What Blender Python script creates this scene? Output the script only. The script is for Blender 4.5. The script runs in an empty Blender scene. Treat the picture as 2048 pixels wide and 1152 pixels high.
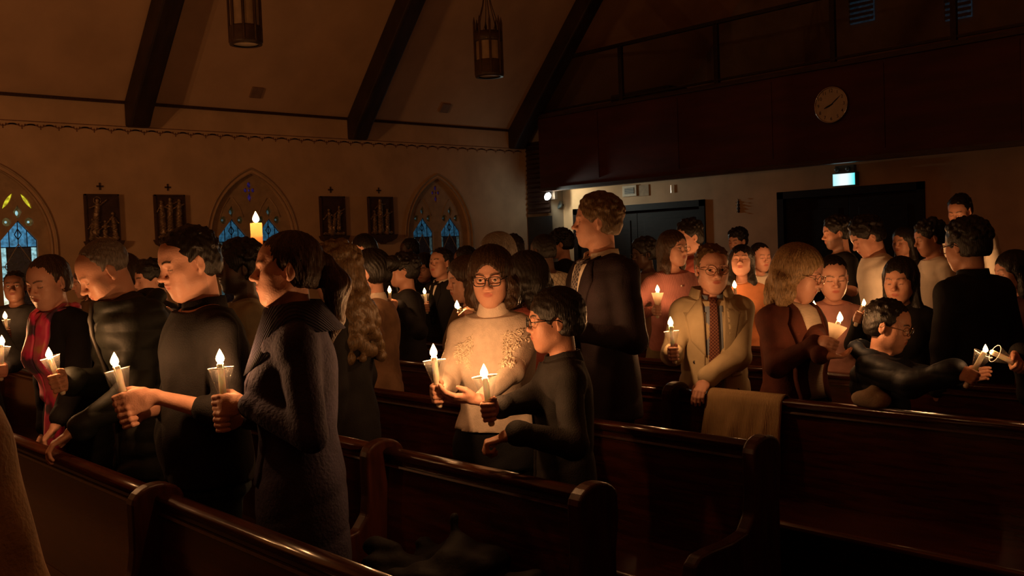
import bpy, bmesh, math, random
import numpy as np
from mathutils import Vector, Matrix
from mathutils.geometry import tessellate_polygon

# ------------------------------------------------------------------ camera, world, exposure
SC = bpy.context.scene
COL = SC.collection
F_PX, CX, CY, CAM_H = 1950.0, 1024.0, 576.0, 1.62
yaw, pitch, roll = [math.radians(v) for v in (42.6, -2.35, -2.15)]
FW = np.array([math.sin(yaw)*math.cos(pitch), math.cos(yaw)*math.cos(pitch), math.sin(pitch)])
r_ = np.array([math.cos(yaw), -math.sin(yaw), 0.0]); u_ = np.cross(r_, FW)
RT = r_*math.cos(roll) + u_*math.sin(roll); UP = -r_*math.sin(roll) + u_*math.cos(roll)
CAM = np.array([0.0, 0.0, CAM_H])
cam_data = bpy.data.cameras.new('camera'); cam = bpy.data.objects.new('camera', cam_data); COL.objects.link(cam)
M = Matrix(((RT[0], UP[0], -FW[0], 0), (RT[1], UP[1], -FW[1], 0), (RT[2], UP[2], -FW[2], CAM_H), (0, 0, 0, 1)))
cam.matrix_world = M
cam_data.sensor_width = 36; cam_data.lens = F_PX/2048*36; cam_data.clip_start = .05; cam_data.clip_end = 100
SC.camera = cam
W = bpy.data.worlds.new('night'); SC.world = W; W.use_nodes = True
W.node_tree.nodes['Background'].inputs[0].default_value = (.05, .08, .16, 1)
W.node_tree.nodes['Background'].inputs[1].default_value = .05
SC.view_settings.view_transform = 'Standard'; SC.view_settings.look = 'None'
SC.view_settings.exposure = 0.0; SC.view_settings.gamma = 1; SC.view_settings.use_curve_mapping = False
CANDLE_W = 2.3            # watts of one hand-held flame
CANDLE_C = (1.0, .46, .17)
FILL_W = 500.0  # total watts of the added candles out of view on the left

def ray(px, py): return FW + RT*((px-CX)/F_PX) - UP*((py-CY)/F_PX)
def at(px, py, z): return CAM + ray(px, py)*z
def atX(px, py, X): d = ray(px, py); return CAM + d*(X/d[0])
def atY(px, py, Y): d = ray(px, py); return CAM + d*(Y/d[1])

# ------------------------------------------------------------------ materials
MATS = {}
def mat(name, col, rough=.6, metal=0, spec=.5, noise=0, nscale=20, bump=0, bscale=60, stretch=None, sheen=0, emit=None, estr=0, coat=0, wave=0, wscale=60, wdir='Z', col2=None):
    if name in MATS: return MATS[name]
    m = bpy.data.materials.new(name); m.use_nodes = True; nt = m.node_tree; b = nt.nodes['Principled BSDF']
    b.inputs['Base Color'].default_value = (*col, 1); b.inputs['Roughness'].default_value = rough; b.inputs['Metallic'].default_value = metal
    b.inputs['Specular IOR Level'].default_value = spec
    if sheen: b.inputs['Sheen Weight'].default_value = sheen
    if coat: b.inputs['Coat Weight'].default_value = coat; b.inputs['Coat Roughness'].default_value = .15
    tc = nt.nodes.new('ShaderNodeTexCoord'); mp = nt.nodes.new('ShaderNodeMapping'); nt.links.new(tc.outputs['Object'], mp.inputs[0])
    if stretch: mp.inputs['Scale'].default_value = stretch
    if noise or col2:
        n = nt.nodes.new('ShaderNodeTexNoise'); n.inputs['Scale'].default_value = nscale; n.inputs['Detail'].default_value = 6
        nt.links.new(mp.outputs[0], n.inputs[0]); r = nt.nodes.new('ShaderNodeValToRGB')
        c2 = col2 if col2 else tuple(c*(1-noise) for c in col)
        r.color_ramp.elements[0].color = (*c2, 1); r.color_ramp.elements[1].color = (*[min(1, c*(1+noise*.5)) for c in col], 1)
        r.color_ramp.elements[0].position = .35; r.color_ramp.elements[1].position = .65
        nt.links.new(n.outputs[0], r.inputs[0]); nt.links.new(r.outputs[0], b.inputs['Base Color'])
    if bump or wave:
        bp = nt.nodes.new('ShaderNodeBump'); bp.inputs['Distance'].default_value = .004
        if wave:
            w = nt.nodes.new('ShaderNodeTexWave'); w.bands_direction = wdir; w.inputs['Scale'].default_value = wscale; w.inputs['Distortion'].default_value = 1.0
            w.inputs['Detail'].default_value = 2
            nt.links.new(tc.outputs['Object'], w.inputs[0]); bp.inputs['Strength'].default_value = wave; nt.links.new(w.outputs['Fac'], bp.inputs['Height'])
        else:
            n2 = nt.nodes.new('ShaderNodeTexNoise'); n2.inputs['Scale'].default_value = bscale; n2.inputs['Detail'].default_value = 5
            nt.links.new(mp.outputs[0], n2.inputs[0]); bp.inputs['Strength'].default_value = bump; nt.links.new(n2.outputs[0], bp.inputs['Height'])
        nt.links.new(bp.outputs[0], b.inputs['Normal'])
    if emit: b.inputs['Emission Color'].default_value = (*emit, 1); b.inputs['Emission Strength'].default_value = estr
    MATS[name] = m; return m

def skin_mat(name, col, stubble=0):
    if name in MATS: return MATS[name]
    m = mat(name, col, rough=.5, spec=.4, bump=.25, bscale=180)
    nt = m.node_tree; b = nt.nodes['Principled BSDF']
    a = nt.nodes.new('ShaderNodeAttribute'); a.attribute_name = 'tint'
    s = nt.nodes.new('ShaderNodeSeparateColor'); nt.links.new(a.outputs['Color'], s.inputs[0])
    n = nt.nodes.new('ShaderNodeTexNoise'); n.inputs['Scale'].default_value = 14; n.inputs['Detail'].default_value = 4
    tc = nt.nodes.new('ShaderNodeTexCoord'); nt.links.new(tc.outputs['Object'], n.inputs[0])
    def mix(fac, A, B):
        x = nt.nodes.new('ShaderNodeMix'); x.data_type = 'RGBA'
        nt.links.new(fac, x.inputs[0])
        if isinstance(A, tuple): x.inputs[6].default_value = (*A, 1)
        else: nt.links.new(A, x.inputs[6])
        x.inputs[7].default_value = (*B, 1); return x.outputs[2]
    c = mix(n.outputs[0], tuple(min(1, v*1.1) for v in col), (col[0]*.9, col[1]*.72, col[2]*.68))
    c = mix(s.outputs[0], c, (col[0]*.75, col[1]*.38, col[2]*.38))
    c = mix(s.outputs[2], c, (col[0]*.3, col[1]*.28, col[2]*.28))
    c = mix(s.outputs[1], c, (.025, .018, .012))
    nt.links.new(c, b.inputs['Base Color'])
    b.inputs['Subsurface Weight'].default_value = .0
    return m

SK = {'fair': (.64, .37, .27), 'tan': (.50, .27, .18), 'brown': (.25, .12, .075), 'dark': (.07, .037, .024)}
def sk(t): return skin_mat('skin_'+t, SK[t])
def hairm(name, col, gloss=.42): return mat('hair_'+name, col, rough=gloss, spec=.35, noise=.5, nscale=30, stretch=(9, 9, 1.2), bump=.9, bscale=26)
HAIR = {'black': (.012, .009, .007), 'brown': (.05, .026, .014), 'blond': (.30, .19, .09), 'grey': (.16, .13, .11), 'white': (.26, .23, .20), 'auburn': (.09, .035, .018), 'darkblond': (.14, .085, .04)}
def hm(t): return hairm(t, HAIR[t])

plaster = mat('cream_plaster', (.62, .40, .23), rough=.85, noise=.12, nscale=3, bump=.15, bscale=40)
plaster2 = mat('ceiling_plaster', (.62, .38, .22), rough=.9, noise=.10, nscale=2, bump=.2, bscale=30)
beam_m = mat('dark_beam', (.035, .017, .010), rough=.6, noise=.4, nscale=8, stretch=(1, .3, .3), bump=.3)
pew_m = mat('varnished_wood', (.060, .014, .005), rough=.22, spec=.5, noise=.45, nscale=7, stretch=(7, .6, 7), bump=.08, bscale=30, coat=.4)
pewend_m = mat('pew_end_wood', (.045, .011, .005), rough=.42, spec=.35, noise=.4, nscale=7, stretch=(6, 6, .8), bump=.08)
darkwood = mat('dark_wood', (.05, .022, .014), rough=.45, noise=.4, nscale=10, stretch=(4, .6, 4), bump=.15)
doorwood = mat('door_wood', (.014, .007, .006), rough=.6, spec=.2, noise=.4, nscale=10, stretch=(4, .6, 4), bump=.15)
balc_m = mat('balcony_red_brown', (.075, .013, .011), rough=.6, noise=.3, nscale=6, stretch=(1, .2, 1), bump=.15)
stone_m = mat('window_stone', (.46, .31, .18), rough=.8, noise=.15, nscale=10, bump=.3)
iron = mat('dark_iron', (.045, .03, .022), rough=.5, metal=.5, noise=.3, nscale=20, bump=.2)
floor_m = mat('floor_tile', (.05, .03, .02), rough=.5, noise=.4, nscale=3, bump=.1)
wax = mat('wax', (.85, .72, .55), rough=.45, noise=.06, nscale=30, bump=.15, bscale=80)
MATS['wax'].node_tree.nodes['Principled BSDF'].inputs['Subsurface Weight'].default_value = .5
MATS['wax'].node_tree.nodes['Principled BSDF'].inputs['Subsurface Radius'].default_value = (.03, .012, .005)
def pillar_wax():
    m = mat('pillar_wax', (.85, .68, .48), rough=.5, noise=.06, nscale=20, bump=.1); nt = m.node_tree; b = nt.nodes['Principled BSDF']; o = nt.nodes['Material Output']
    mx = nt.nodes.new('ShaderNodeMixShader'); t = nt.nodes.new('ShaderNodeBsdfTranslucent'); t.inputs[0].default_value = (.95, .74, .50, 1); mx.inputs[0].default_value = .5
    nt.links.new(b.outputs[0], mx.inputs[1]); nt.links.new(t.outputs[0], mx.inputs[2]); nt.links.new(mx.outputs[0], o.inputs[0]); return m
pillar_m = pillar_wax()
wick_m = mat('wick', (.02, .015, .01), rough=.9, noise=.3, bump=.3)
def flame_material():
    m = bpy.data.materials.new('flame'); m.use_nodes = True; nt = m.node_tree; nt.nodes.clear()
    o = nt.nodes.new('ShaderNodeOutputMaterial'); a = nt.nodes.new('ShaderNodeAddShader'); e = nt.nodes.new('ShaderNodeEmission'); t = nt.nodes.new('ShaderNodeBsdfTransparent')
    g = nt.nodes.new('ShaderNodeTexCoord'); s = nt.nodes.new('ShaderNodeSeparateXYZ'); r = nt.nodes.new('ShaderNodeValToRGB')
    nt.links.new(g.outputs['Generated'], s.inputs[0]); nt.links.new(s.outputs[2], r.inputs[0])
    r.color_ramp.elements[0].color = (1, .55, .2, 1); r.color_ramp.elements[1].color = (1, .62, .25, 1); r.color_ramp.elements[0].position = .0
    nt.links.new(r.outputs[0], e.inputs[0]); e.inputs[1].default_value = 9
    nt.links.new(e.outputs[0], a.inputs[0]); nt.links.new(t.outputs[0], a.inputs[1]); nt.links.new(a.outputs[0], o.inputs[0]); return m
flame_m = flame_material()
def clear_plastic(name='clear_plastic', tint=(.96, .96, .96), gl=.16):
    m = bpy.data.materials.new(name); m.use_nodes = True; nt = m.node_tree; nt.nodes.clear()
    o = nt.nodes.new('ShaderNodeOutputMaterial'); mx = nt.nodes.new('ShaderNodeMixShader'); t = nt.nodes.new('ShaderNodeBsdfTransparent'); g = nt.nodes.new('ShaderNodeBsdfGlossy')
    d = nt.nodes.new('ShaderNodeBsdfTranslucent'); d.inputs[0].default_value = (.9, .9, .9, 1)
    f = nt.nodes.new('ShaderNodeLayerWeight'); f.inputs[0].default_value = gl
    t.inputs[0].default_value = (*tint, 1); g.inputs['Roughness'].default_value = .06; g.inputs[0].default_value = (1, 1, 1, 1)
    n = nt.nodes.new('ShaderNodeTexNoise'); n.inputs['Scale'].default_value = 150; bp = nt.nodes.new('ShaderNodeBump'); bp.inputs['Strength'].default_value = .1; bp.inputs['Distance'].default_value = .001
    tc = nt.nodes.new('ShaderNodeTexCoord'); nt.links.new(tc.outputs['Object'], n.inputs[0]); nt.links.new(n.outputs[0], bp.inputs['Height']); nt.links.new(bp.outputs[0], g.inputs['Normal'])
    m2 = nt.nodes.new('ShaderNodeMixShader'); m2.inputs[0].default_value = .004
    ml = nt.nodes.new('ShaderNodeMath'); ml.operation = 'MULTIPLY'; ml.inputs[1].default_value = .28; nt.links.new(f.outputs['Facing'], ml.inputs[0])
    nt.links.new(ml.outputs[0], mx.inputs[0]); nt.links.new(t.outputs[0], mx.inputs[1]); nt.links.new(g.outputs[0], mx.inputs[2])
    nt.links.new(mx.outputs[0], m2.inputs[1]); nt.links.new(d.outputs[0], m2.inputs[2]); nt.links.new(m2.outputs[0], o.inputs[0]); return m
cup_clear = clear_plastic()
rim_m = mat('cup_rim', (.8, .75, .7), rough=.25, noise=.05, bump=.05)
def frosted():
    m = mat('frosted_plastic', (.85, .75, .65), rough=.5, noise=.1, nscale=40, bump=.1); nt = m.node_tree; b = nt.nodes['Principled BSDF']
    o = nt.nodes['Material Output']; mx = nt.nodes.new('ShaderNodeMixShader'); t = nt.nodes.new('ShaderNodeBsdfTranslucent'); t.inputs[0].default_value = (.9, .82, .72, 1)
    mx.inputs[0].default_value = .6; nt.links.new(b.outputs[0], mx.inputs[1]); nt.links.new(t.outputs[0], mx.inputs[2]); nt.links.new(mx.outputs[0], o.inputs[0]); return m
cup_frost = frosted()
rail_glass = clear_plastic('railing_glass', (.8, .82, .82), .25)

# ------------------------------------------------------------------ object helpers
def tag(o, label=None, cat=None, group=None, kind=None):
    if label: o['label'] = label
    if cat: o['category'] = cat
    if group: o['group'] = group
    if kind: o['kind'] = kind
    return o
def empty(name, loc=(0, 0, 0), rz=0, label=None, cat=None, group=None, kind=None):
    o = bpy.data.objects.new(name, None); COL.objects.link(o); o.location = loc; o.rotation_euler = (0, 0, rz); o.empty_display_size = .1
    return tag(o, label, cat, group, kind)
def mk(name, V, F, m, parent=None, smooth=True):
    me = bpy.data.meshes.new(name); V = np.asarray(V, dtype=np.float32)
    if isinstance(F, np.ndarray):
        n, k = F.shape
        me.vertices.add(len(V)); me.vertices.foreach_set('co', V.ravel())
        me.loops.add(n*k); me.loops.foreach_set('vertex_index', F.astype(np.int32).ravel())
        me.polygons.add(n); me.polygons.foreach_set('loop_start', np.arange(0, n*k, k, dtype=np.int32)); me.polygons.foreach_set('loop_total', np.full(n, k, dtype=np.int32))
        me.update(calc_edges=True)
    else:
        me.from_pydata([tuple(map(float, v)) for v in V], [], F); me.update()
    me.polygons.foreach_set('use_smooth', [smooth]*len(me.polygons)); me.materials.append(m)
    o = bpy.data.objects.new(name, me); COL.objects.link(o)
    if parent is not None: o.parent = parent
    return o
class MB:
    """collects simple shapes for ONE mesh"""
    def __init__(s): s.V = []; s.F = []
    def add(s, V, F):
        b = len(s.V); s.V += [tuple(v) for v in V]; s.F += [tuple(b+i for i in f) for f in F]; return s
    def box(s, lo, hi):
        x0, y0, z0 = lo; x1, y1, z1 = hi
        return s.add([(x0,y0,z0),(x1,y0,z0),(x1,y1,z0),(x0,y1,z0),(x0,y0,z1),(x1,y0,z1),(x1,y1,z1),(x0,y1,z1)],
                     [(0,3,2,1),(4,5,6,7),(0,1,5,4),(1,2,6,5),(2,3,7,6),(3,0,4,7)])
    def prism(s, pts, axis, a, b):
        """polygon pts (2D) extruded along axis from a to b"""
        n = len(pts)
        def P(p, t):
            return {0: (t, p[0], p[1]), 1: (p[0], t, p[1]), 2: (p[0], p[1], t)}[axis]
        return s.add([P(p, a) for p in pts]+[P(p, b) for p in pts], [tuple(range(n))[::-1], tuple(range(n, 2*n))]+[(i, (i+1) % n, n+(i+1) % n, n+i) for i in range(n)])
    def lathe(s, prof, n=24, c=(0, 0, 0), M=None, flute=None, caps=True):
        V = []
        for r, z in prof:
            for i in range(n):
                a = 2*math.pi*i/n; rr = r*(1 if not flute else 1-flute*(i % 2))
                v = Vector((rr*math.cos(a), rr*math.sin(a), z))
                if M is not None: v = M @ v
                V.append((v[0]+c[0], v[1]+c[1], v[2]+c[2]))
        F = [(j*n+i, j*n+(i+1) % n, (j+1)*n+(i+1) % n, (j+1)*n+i) for j in range(len(prof)-1) for i in range(n)]
        if caps and prof[0][0] > 1e-5: F.append(tuple(range(n))[::-1])
        if caps and prof[-1][0] > 1e-5: F.append(tuple((len(prof)-1)*n+i for i in range(n)))
        return s.add(V, F)
    def tube(s, pts, r, n=8, closed=False):
        pts = [Vector(p) for p in pts]; m = len(pts); V = []
        rs = r if isinstance(r, (list, tuple)) else [r]*m; up = None
        for i, p in enumerate(pts):
            if closed: d = pts[(i+1) % m]-pts[i-1]
            else: d = pts[min(i+1, m-1)]-pts[max(i-1, 0)]
            d.normalize()
            if up is None: up = Vector((0, 0, 1)) if abs(d.z) < .9 else Vector((1, 0, 0))
            x = d.cross(up)
            if x.length < 1e-4: x = d.cross(Vector((0, 1, 0)))
            x.normalize(); y = x.cross(d).normalized(); up = y
            for k in range(n):
                a = 2*math.pi*k/n; V.append(p+(x*math.cos(a)+y*math.sin(a))*rs[i])
        F = []
        for i in range(m if closed else m-1):
            j = (i+1) % m
            F += [(i*n+k, i*n+(k+1) % n, j*n+(k+1) % n, j*n+k) for k in range(n)]
        if not closed: F += [tuple(range(n))[::-1], tuple((m-1)*n+k for k in range(n))]
        return s.add(V, F)
    def build(s, name, m, parent=None, smooth=False): return mk(name, s.V, s.F, m, parent, smooth)
def bevel(o, w=.005, seg=2):
    b = o.modifiers.new('bevel', 'BEVEL'); b.width = w; b.segments = seg; b.limit_method = 'ANGLE'; return o
def struct(o): o['kind'] = 'structure'; return o

# ------------------------------------------------------------------ implicit surfaces (numpy)
def smin(a, b, k):
    if k <= 0: return np.minimum(a, b)
    h = np.maximum(k-np.abs(a-b), 0)/k; return np.minimum(a, b)-h*h*k*.25
def d_prim(p, X, Y, Z):
    t = p[0]
    if t == 'cap':
        a, b, ra, rb = p[1:5]; ba = b-a; L = max(float(ba@ba), 1e-9)
        x = X-a[0]; y = Y-a[1]; z = Z-a[2]
        h = np.clip((x*ba[0]+y*ba[1]+z*ba[2])/L, 0, 1)
        return np.sqrt((x-h*ba[0])**2+(y-h*ba[1])**2+(z-h*ba[2])**2)-(ra+(rb-ra)*h)
    if t == 'ell':
        c, r, Mx = p[1:4]; x = X-c[0]; y = Y-c[1]; z = Z-c[2]
        if Mx is not None:
            x, y, z = (Mx[0, 0]*x+Mx[1, 0]*y+Mx[2, 0]*z), (Mx[0, 1]*x+Mx[1, 1]*y+Mx[2, 1]*z), (Mx[0, 2]*x+Mx[1, 2]*y+Mx[2, 2]*z)
        k0 = np.sqrt((x/r[0])**2+(y/r[1])**2+(z/r[2])**2); k1 = np.sqrt((x/r[0]**2)**2+(y/r[1]**2)**2+(z/r[2]**2)**2)+1e-9
        return k0*(k0-1)/k1
    if t == 'loft':
        T = p[1]; zz = T[:, 0]
        cx = np.interp(Z, zz, T[:, 1]); cy = np.interp(Z, zz, T[:, 2]); a = np.interp(Z, zz, T[:, 3]); b = np.interp(Z, zz, T[:, 4])
        x = np.abs((X-cx)/a); y = np.abs((Y-cy)/b); e = p[2]
        q = (x**e+y**e)**(1/e)
        return np.maximum((q-1)*np.minimum(a, b), np.maximum(zz[0]-Z, Z-zz[-1]))
def bounds(p):
    if p[0] == 'cap': r = max(p[3], p[4]); return np.minimum(p[1], p[2])-r, np.maximum(p[1], p[2])+r
    if p[0] == 'ell': r = max(p[2]) if p[3] is not None else np.array(p[2]); return np.array(p[1])-r, np.array(p[1])+r
    T = p[1]; return (np.array([(T[:, 1]-T[:, 3]).min(), (T[:, 2]-T[:, 4]).min(), T[0, 0]]), np.array([(T[:, 1]+T[:, 3]).max(), (T[:, 2]+T[:, 4]).max(), T[-1, 0]]))
class Fld:
    def __init__(s): s.P = []; s.disp = None
    def cap(s, a, b, ra, rb=None, k=.02, sub=False): s.P.append((('cap', np.array(a, float), np.array(b, float), ra, rb if rb is not None else ra), k, sub)); return s
    def ell(s, c, r, k=.02, M=None, sub=False): s.P.append((('ell', np.array(c, float), tuple(r) if hasattr(r, '__len__') else (r, r, r), M), k, sub)); return s
    def loft(s, T, k=.02, e=2.2): s.P.append((('loft', np.array(T, float), e), k, False)); return s
    def evalp(s, X, Y, Z):
        F = np.full(np.broadcast(X, Y, Z).shape, .2)
        for p, k, sub in s.P:
            d = d_prim(p, X, Y, Z)
            F = -smin(-F, d, k) if sub else smin(F, d, k)
        return F
    def front(s, x, z, y0=-.25, y1=.45, n=90):
        """largest y on the surface over (x,z)"""
        ys = np.linspace(y0, y1, n); F = s.evalp(np.full(n, x), ys, np.full(n, z)); i = np.nonzero(F < 0)[0]
        if len(i) == 0: return None
        i = i[-1]
        if i >= n-1: return ys[i]
        return ys[i]+(ys[i+1]-ys[i])*F[i]/(F[i]-F[i+1])
    def mesh(s, h, hz=None, fine=None):
        """h: xy step; z step h inside the fine ranges, hz elsewhere"""
        lo = np.min([bounds(p)[0] for p, k, sb in s.P if not sb], axis=0)-h*2.5; hi = np.max([bounds(p)[1] for p, k, sb in s.P if not sb], axis=0)+h*2.5
        xs = np.arange(lo[0], hi[0]+h, h); ys = np.arange(lo[1], hi[1]+h, h)
        if hz is None: zs = np.arange(lo[2], hi[2]+h, h)
        else:
            zs = [lo[2]]
            while zs[-1] < hi[2]:
                z = zs[-1]; zs.append(z+(h if any(a <= z <= b for a, b in fine) else hz))
            zs = np.array(zs)
        F = np.full((len(xs), len(ys), len(zs)), .05, dtype=np.float32)
        for p, k, sub in s.P:
            a, b = bounds(p); pad = max(k, h*2)+.002; a = a-pad; b = b+pad
            i0, i1 = np.searchsorted(xs, [a[0], b[0]]); j0, j1 = np.searchsorted(ys, [a[1], b[1]]); k0, k1 = np.searchsorted(zs, [a[2], b[2]])
            if i1 <= i0 or j1 <= j0 or k1 <= k0: continue
            sl = (slice(i0, i1), slice(j0, j1), slice(k0, k1))
            d = d_prim(p, xs[i0:i1, None, None], ys[None, j0:j1, None], zs[None, None, k0:k1]).astype(np.float32)
            F[sl] = -smin(-F[sl], d, k) if sub else smin(F[sl], d, k)
        if s.disp is not None:
            near = np.abs(F) < .03; I = np.nonzero(near)
            F[I] += s.disp(xs[I[0]], ys[I[1]], zs[I[2]]).astype(np.float32)
        return nets(F, xs, ys, zs)
def nets(F, xs, ys, zs):
    F[0] = F[-1] = .05; F[:, 0] = F[:, -1] = .05; F[:, :, 0] = F[:, :, -1] = .05
    S = F < 0
    nx, ny, nz = F.shape
    cnt = np.zeros((nx-1, ny-1, nz-1), dtype=np.uint8)
    C = [(a, b, c) for a in (0, 1) for b in (0, 1) for c in (0, 1)]
    for a, b, c in C: cnt += S[a:nx-1+a, b:ny-1+b, c:nz-1+c]
    I, J, K = np.nonzero((cnt > 0) & (cnt < 8)); n = len(I)
    idx = np.full(cnt.shape, -1, dtype=np.int32); idx[I, J, K] = np.arange(n)
    vals = {c: F[I+c[0], J+c[1], K+c[2]] for c in C}
    P = np.zeros((n, 3)); w = np.zeros(n)
    X0, X1, Y0, Y1, Z0, Z1 = xs[I], xs[I+1], ys[J], ys[J+1], zs[K], zs[K+1]
    for c0 in C:
        for ax in range(3):
            if c0[ax]: continue
            c1 = list(c0); c1[ax] = 1; c1 = tuple(c1); f0, f1 = vals[c0], vals[c1]
            m = (f0 < 0) != (f1 < 0)
            t = np.where(m, f0/np.where(m, f0-f1, 1), 0)
            q = [None]*3
            for k, (A, B) in enumerate(((X0, X1), (Y0, Y1), (Z0, Z1))):
                q[k] = A+(B-A)*t if k == ax else (B if c0[k] else A)
            for k in range(3): P[:, k] += np.where(m, q[k], 0)
            w += m
    P /= w[:, None]
    faces = []
    for ax in range(3):
        sl0 = [slice(1, -1)]*3; sl1 = [slice(1, -1)]*3; sl0[ax] = slice(0, -1); sl1[ax] = slice(1, None)
        A = S[tuple(sl0)]; B = S[tuple(sl1)]; D = A != B
        G = np.nonzero(D); g = [G[0].copy(), G[1].copy(), G[2].copy()]
        for k in range(3):
            if k != ax: g[k] += 1
        o1, o2 = [k for k in range(3) if k != ax]
        def cell(d1, d2):
            q = [v.copy() for v in g]; q[o1] -= d1; q[o2] -= d2; return idx[q[0], q[1], q[2]]
        quad = np.stack([cell(1, 1), cell(0, 1), cell(0, 0), cell(1, 0)], 1)
        fl = A[G] if ax != 1 else ~A[G]
        quad[~fl] = quad[~fl][:, ::-1]; faces.append(quad)
    return P, np.concatenate(faces)
# ------------------------------------------------------------------ people
def rotz(a): c, s = math.cos(a), math.sin(a); return np.array([[c, -s, 0], [s, c, 0], [0, 0, 1.]])
def rotx(a): c, s = math.cos(a), math.sin(a); return np.array([[1., 0, 0], [0, c, -s], [0, s, c]])
def roty(a): c, s = math.cos(a), math.sin(a); return np.array([[c, 0, s], [0, 1., 0], [-s, 0, c]])
def view_angle(p, phi):
    """world heading of somebody at point p who is turned phi degrees from facing the photographer towards picture left"""
    v = (p-CAM)[:2]; v = v/np.linalg.norm(v); l = np.array([-v[1], v[0]]); a = math.radians(phi)
    d = -v*math.cos(a)+l*math.sin(a); return math.atan2(-d[0], d[1])
def unit(v): return v/(np.linalg.norm(v)+1e-9)

def head_prims(f, H, k=1.0, sex='m', o=None):
    """H(p) maps head coordinates to body coordinates, R is its rotation"""
    o = o or {}; P, R = H; j = o.get('jaw', 1.0 if sex == 'm' else .93); nl = o.get('nose', 1.0)
    E = lambda c, r, kk=.02, sub=False, rot=None: f.ell(P(c), [q*k for q in r], kk*k, R if rot is None else R@rot, sub)
    Cp = lambda a, b, ra, rb, kk=.02, sub=False: f.cap(P(a), P(b), ra*k, rb*k, kk*k, sub)
    E((0, -.018, .036), (.075, .094, .082), .02); E((0, .018, -.030), (.060*j, .066, .086), .03)
    E((0, .032, .040), (.060, .054, .052), .03); E((0, .056, -.096), (.026*j, .024, .020), .03)
    for s in (-1, 1):
        Cp((s*.050*j, .002, -.060), (s*.018, .056, -.094), .018, .015, .03)
        E((s*.041, .052, -.014), (.024, .024, .020), .03)
        Cp((s*.036, .074, .024), (s*.012, .083, .020), .0085, .0095, .018)
    for s in (-1, 1): E((s*.031, .099, .004), (.020, .020, .0135), .014, True)
    for s in (-1, 1):
        E((s*.031, .070, .003), (.0165, .0150, .0125), .004)
        Cp((s*.044, .074, .0115), (s*.020, .083, .012), .0032, .0032, .005)
    Cp((0, .080, .016), (0, .100*nl+.004, -.024), .0070, .0095, .012)
    E((0, .104*nl+.002, -.027), (.0115, .0115, .0095), .008)
    for s in (-1, 1): E((s*.012, .093, -.031), (.0075, .010, .0068), .006)
    E((0, .072, -.057), (.030, .020, .024), .02)
    E((0, .0905, -.0525), (.0215, .0065, .0048), .004); E((0, .0885, -.0635), (.0175, .0070, .0056), .004)
    Cp((-.022, .0955, -.0580), (.022, .0955, -.0580), .0016, .0016, .003, True)
    for s in (-1, 1): E((s*.034, .046, -.050), (.026, .030, .034), .03)
    if o.get('smile'):
        for s in (-1, 1): E((s*.033, .066, -.048), (.014, .014, .012), .015)
    for s in (-1, 1):
        rt = rotz(-s*.35)@roty(0)
        E((s*.077, -.010, -.002), (.0075, .0175, .030), .006, False, rt); E((s*.086, -.006, .001), (.006, .010, .018), .006, True, rt)
        E((s*.074, -.004, -.027), (.006, .009, .009), .005)

def paint_head(me, V, H, hs, beard=0, brow=1.0, eyes_open=False):
    c0, R = H; q = ((V-c0)@R)/hs; x = np.abs(q[:, 0]); y = q[:, 1]; z = q[:, 2]
    g = lambda cx_, cz, rx, rz_: np.clip(1.6-1.6*(((x-cx_)/rx)**2+((z-cz)/rz_)**2), 0, 1)*(y > .045)
    lip = g(0, -.058, .024, .0115)
    t = np.clip((x-.012)/.036, 0, 1); bz = .024+.006*np.sin(t*2.6)
    br = np.clip(1.5-1.5*((z-bz)/.0048)**2, 0, 1)*(x > .011)*(x < .049)*(y > .04)*brow
    lash = np.clip(1.5-1.5*((z-(.000 if not eyes_open else .008)+.002*np.cos((x-.031)*90))/.0026)**2, 0, 1)*(np.abs(x-.031) < .015)*(y > .05)
    b = np.zeros(len(V))
    if beard:
        b = np.clip((-.028-z+.25*(.05-y))/.02, 0, 1)*(q[:, 1] > -.02)*(z > -.16)*beard
        b = np.maximum(b, g(0, -.044, .03, .007)*beard)*(1-lip)
    a = me.color_attributes.new('tint', 'FLOAT_COLOR', 'POINT')
    arr = np.zeros((len(V), 4), dtype=np.float32); arr[:, 0] = lip; arr[:, 1] = np.clip(br+lash*.9, 0, 1); arr[:, 2] = b; arr[:, 3] = 1
    a.data.foreach_set('color', arr.ravel())

def grip_hand(f, B, a, fd, side, s, k=.006, open_=0, flip=1):
    """hand closed round an upright stick at B (axis a), fd: forearm direction. returns the wrist"""
    a = unit(a); fd = unit(fd-a*(fd@a)); p = np.cross(a, fd)*side*flip; p = unit(p)
    L = lambda u, v, w: B+(fd*u+p*v+a*w)*s
    f.ell(L(-.040, -.020, .000), [.046*s, .0165*s, .040*s], .012, np.stack([fd, p, a], 1))
    f.ell(L(-.020, -.022, .002), [.030*s, .014*s, .040*s], .010, np.stack([fd, p, a], 1))
    rr = [.0098, .0100, .0095, .0082]
    for i, h in enumerate((.031, .0105, -.0095, -.0285)):
        r = rr[i]*s; sh = (1, 1.06, 1, .86)[i]; o = .004*(i-1)
        f.cap(L(.004, -.021, h), L(.030*sh, -.010, h*.98-.002), r*1.08, r, .004)
        f.cap(L(.030*sh, -.010, h*.98-.002), L(.026*sh, .017, h*.96-.003), r, r*.93, .0025)
        f.cap(L(.026*sh, .017, h*.96-.003), L(.002, .0215, h*.94-.004), r*.93, r*.82, .0025)
    f.cap(L(-.060, -.012, .024), L(-.026, .010, .040), .0135*s, .0125*s, .012)
    f.cap(L(-.026, .010, .040), L(.004, .018, .046), .0118*s, .0095*s, .003)
    w = L(-.088, -.016, -.002); f.cap(L(-.060, -.018, .0), w, .024*s, .0215*s, .014); return w

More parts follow.
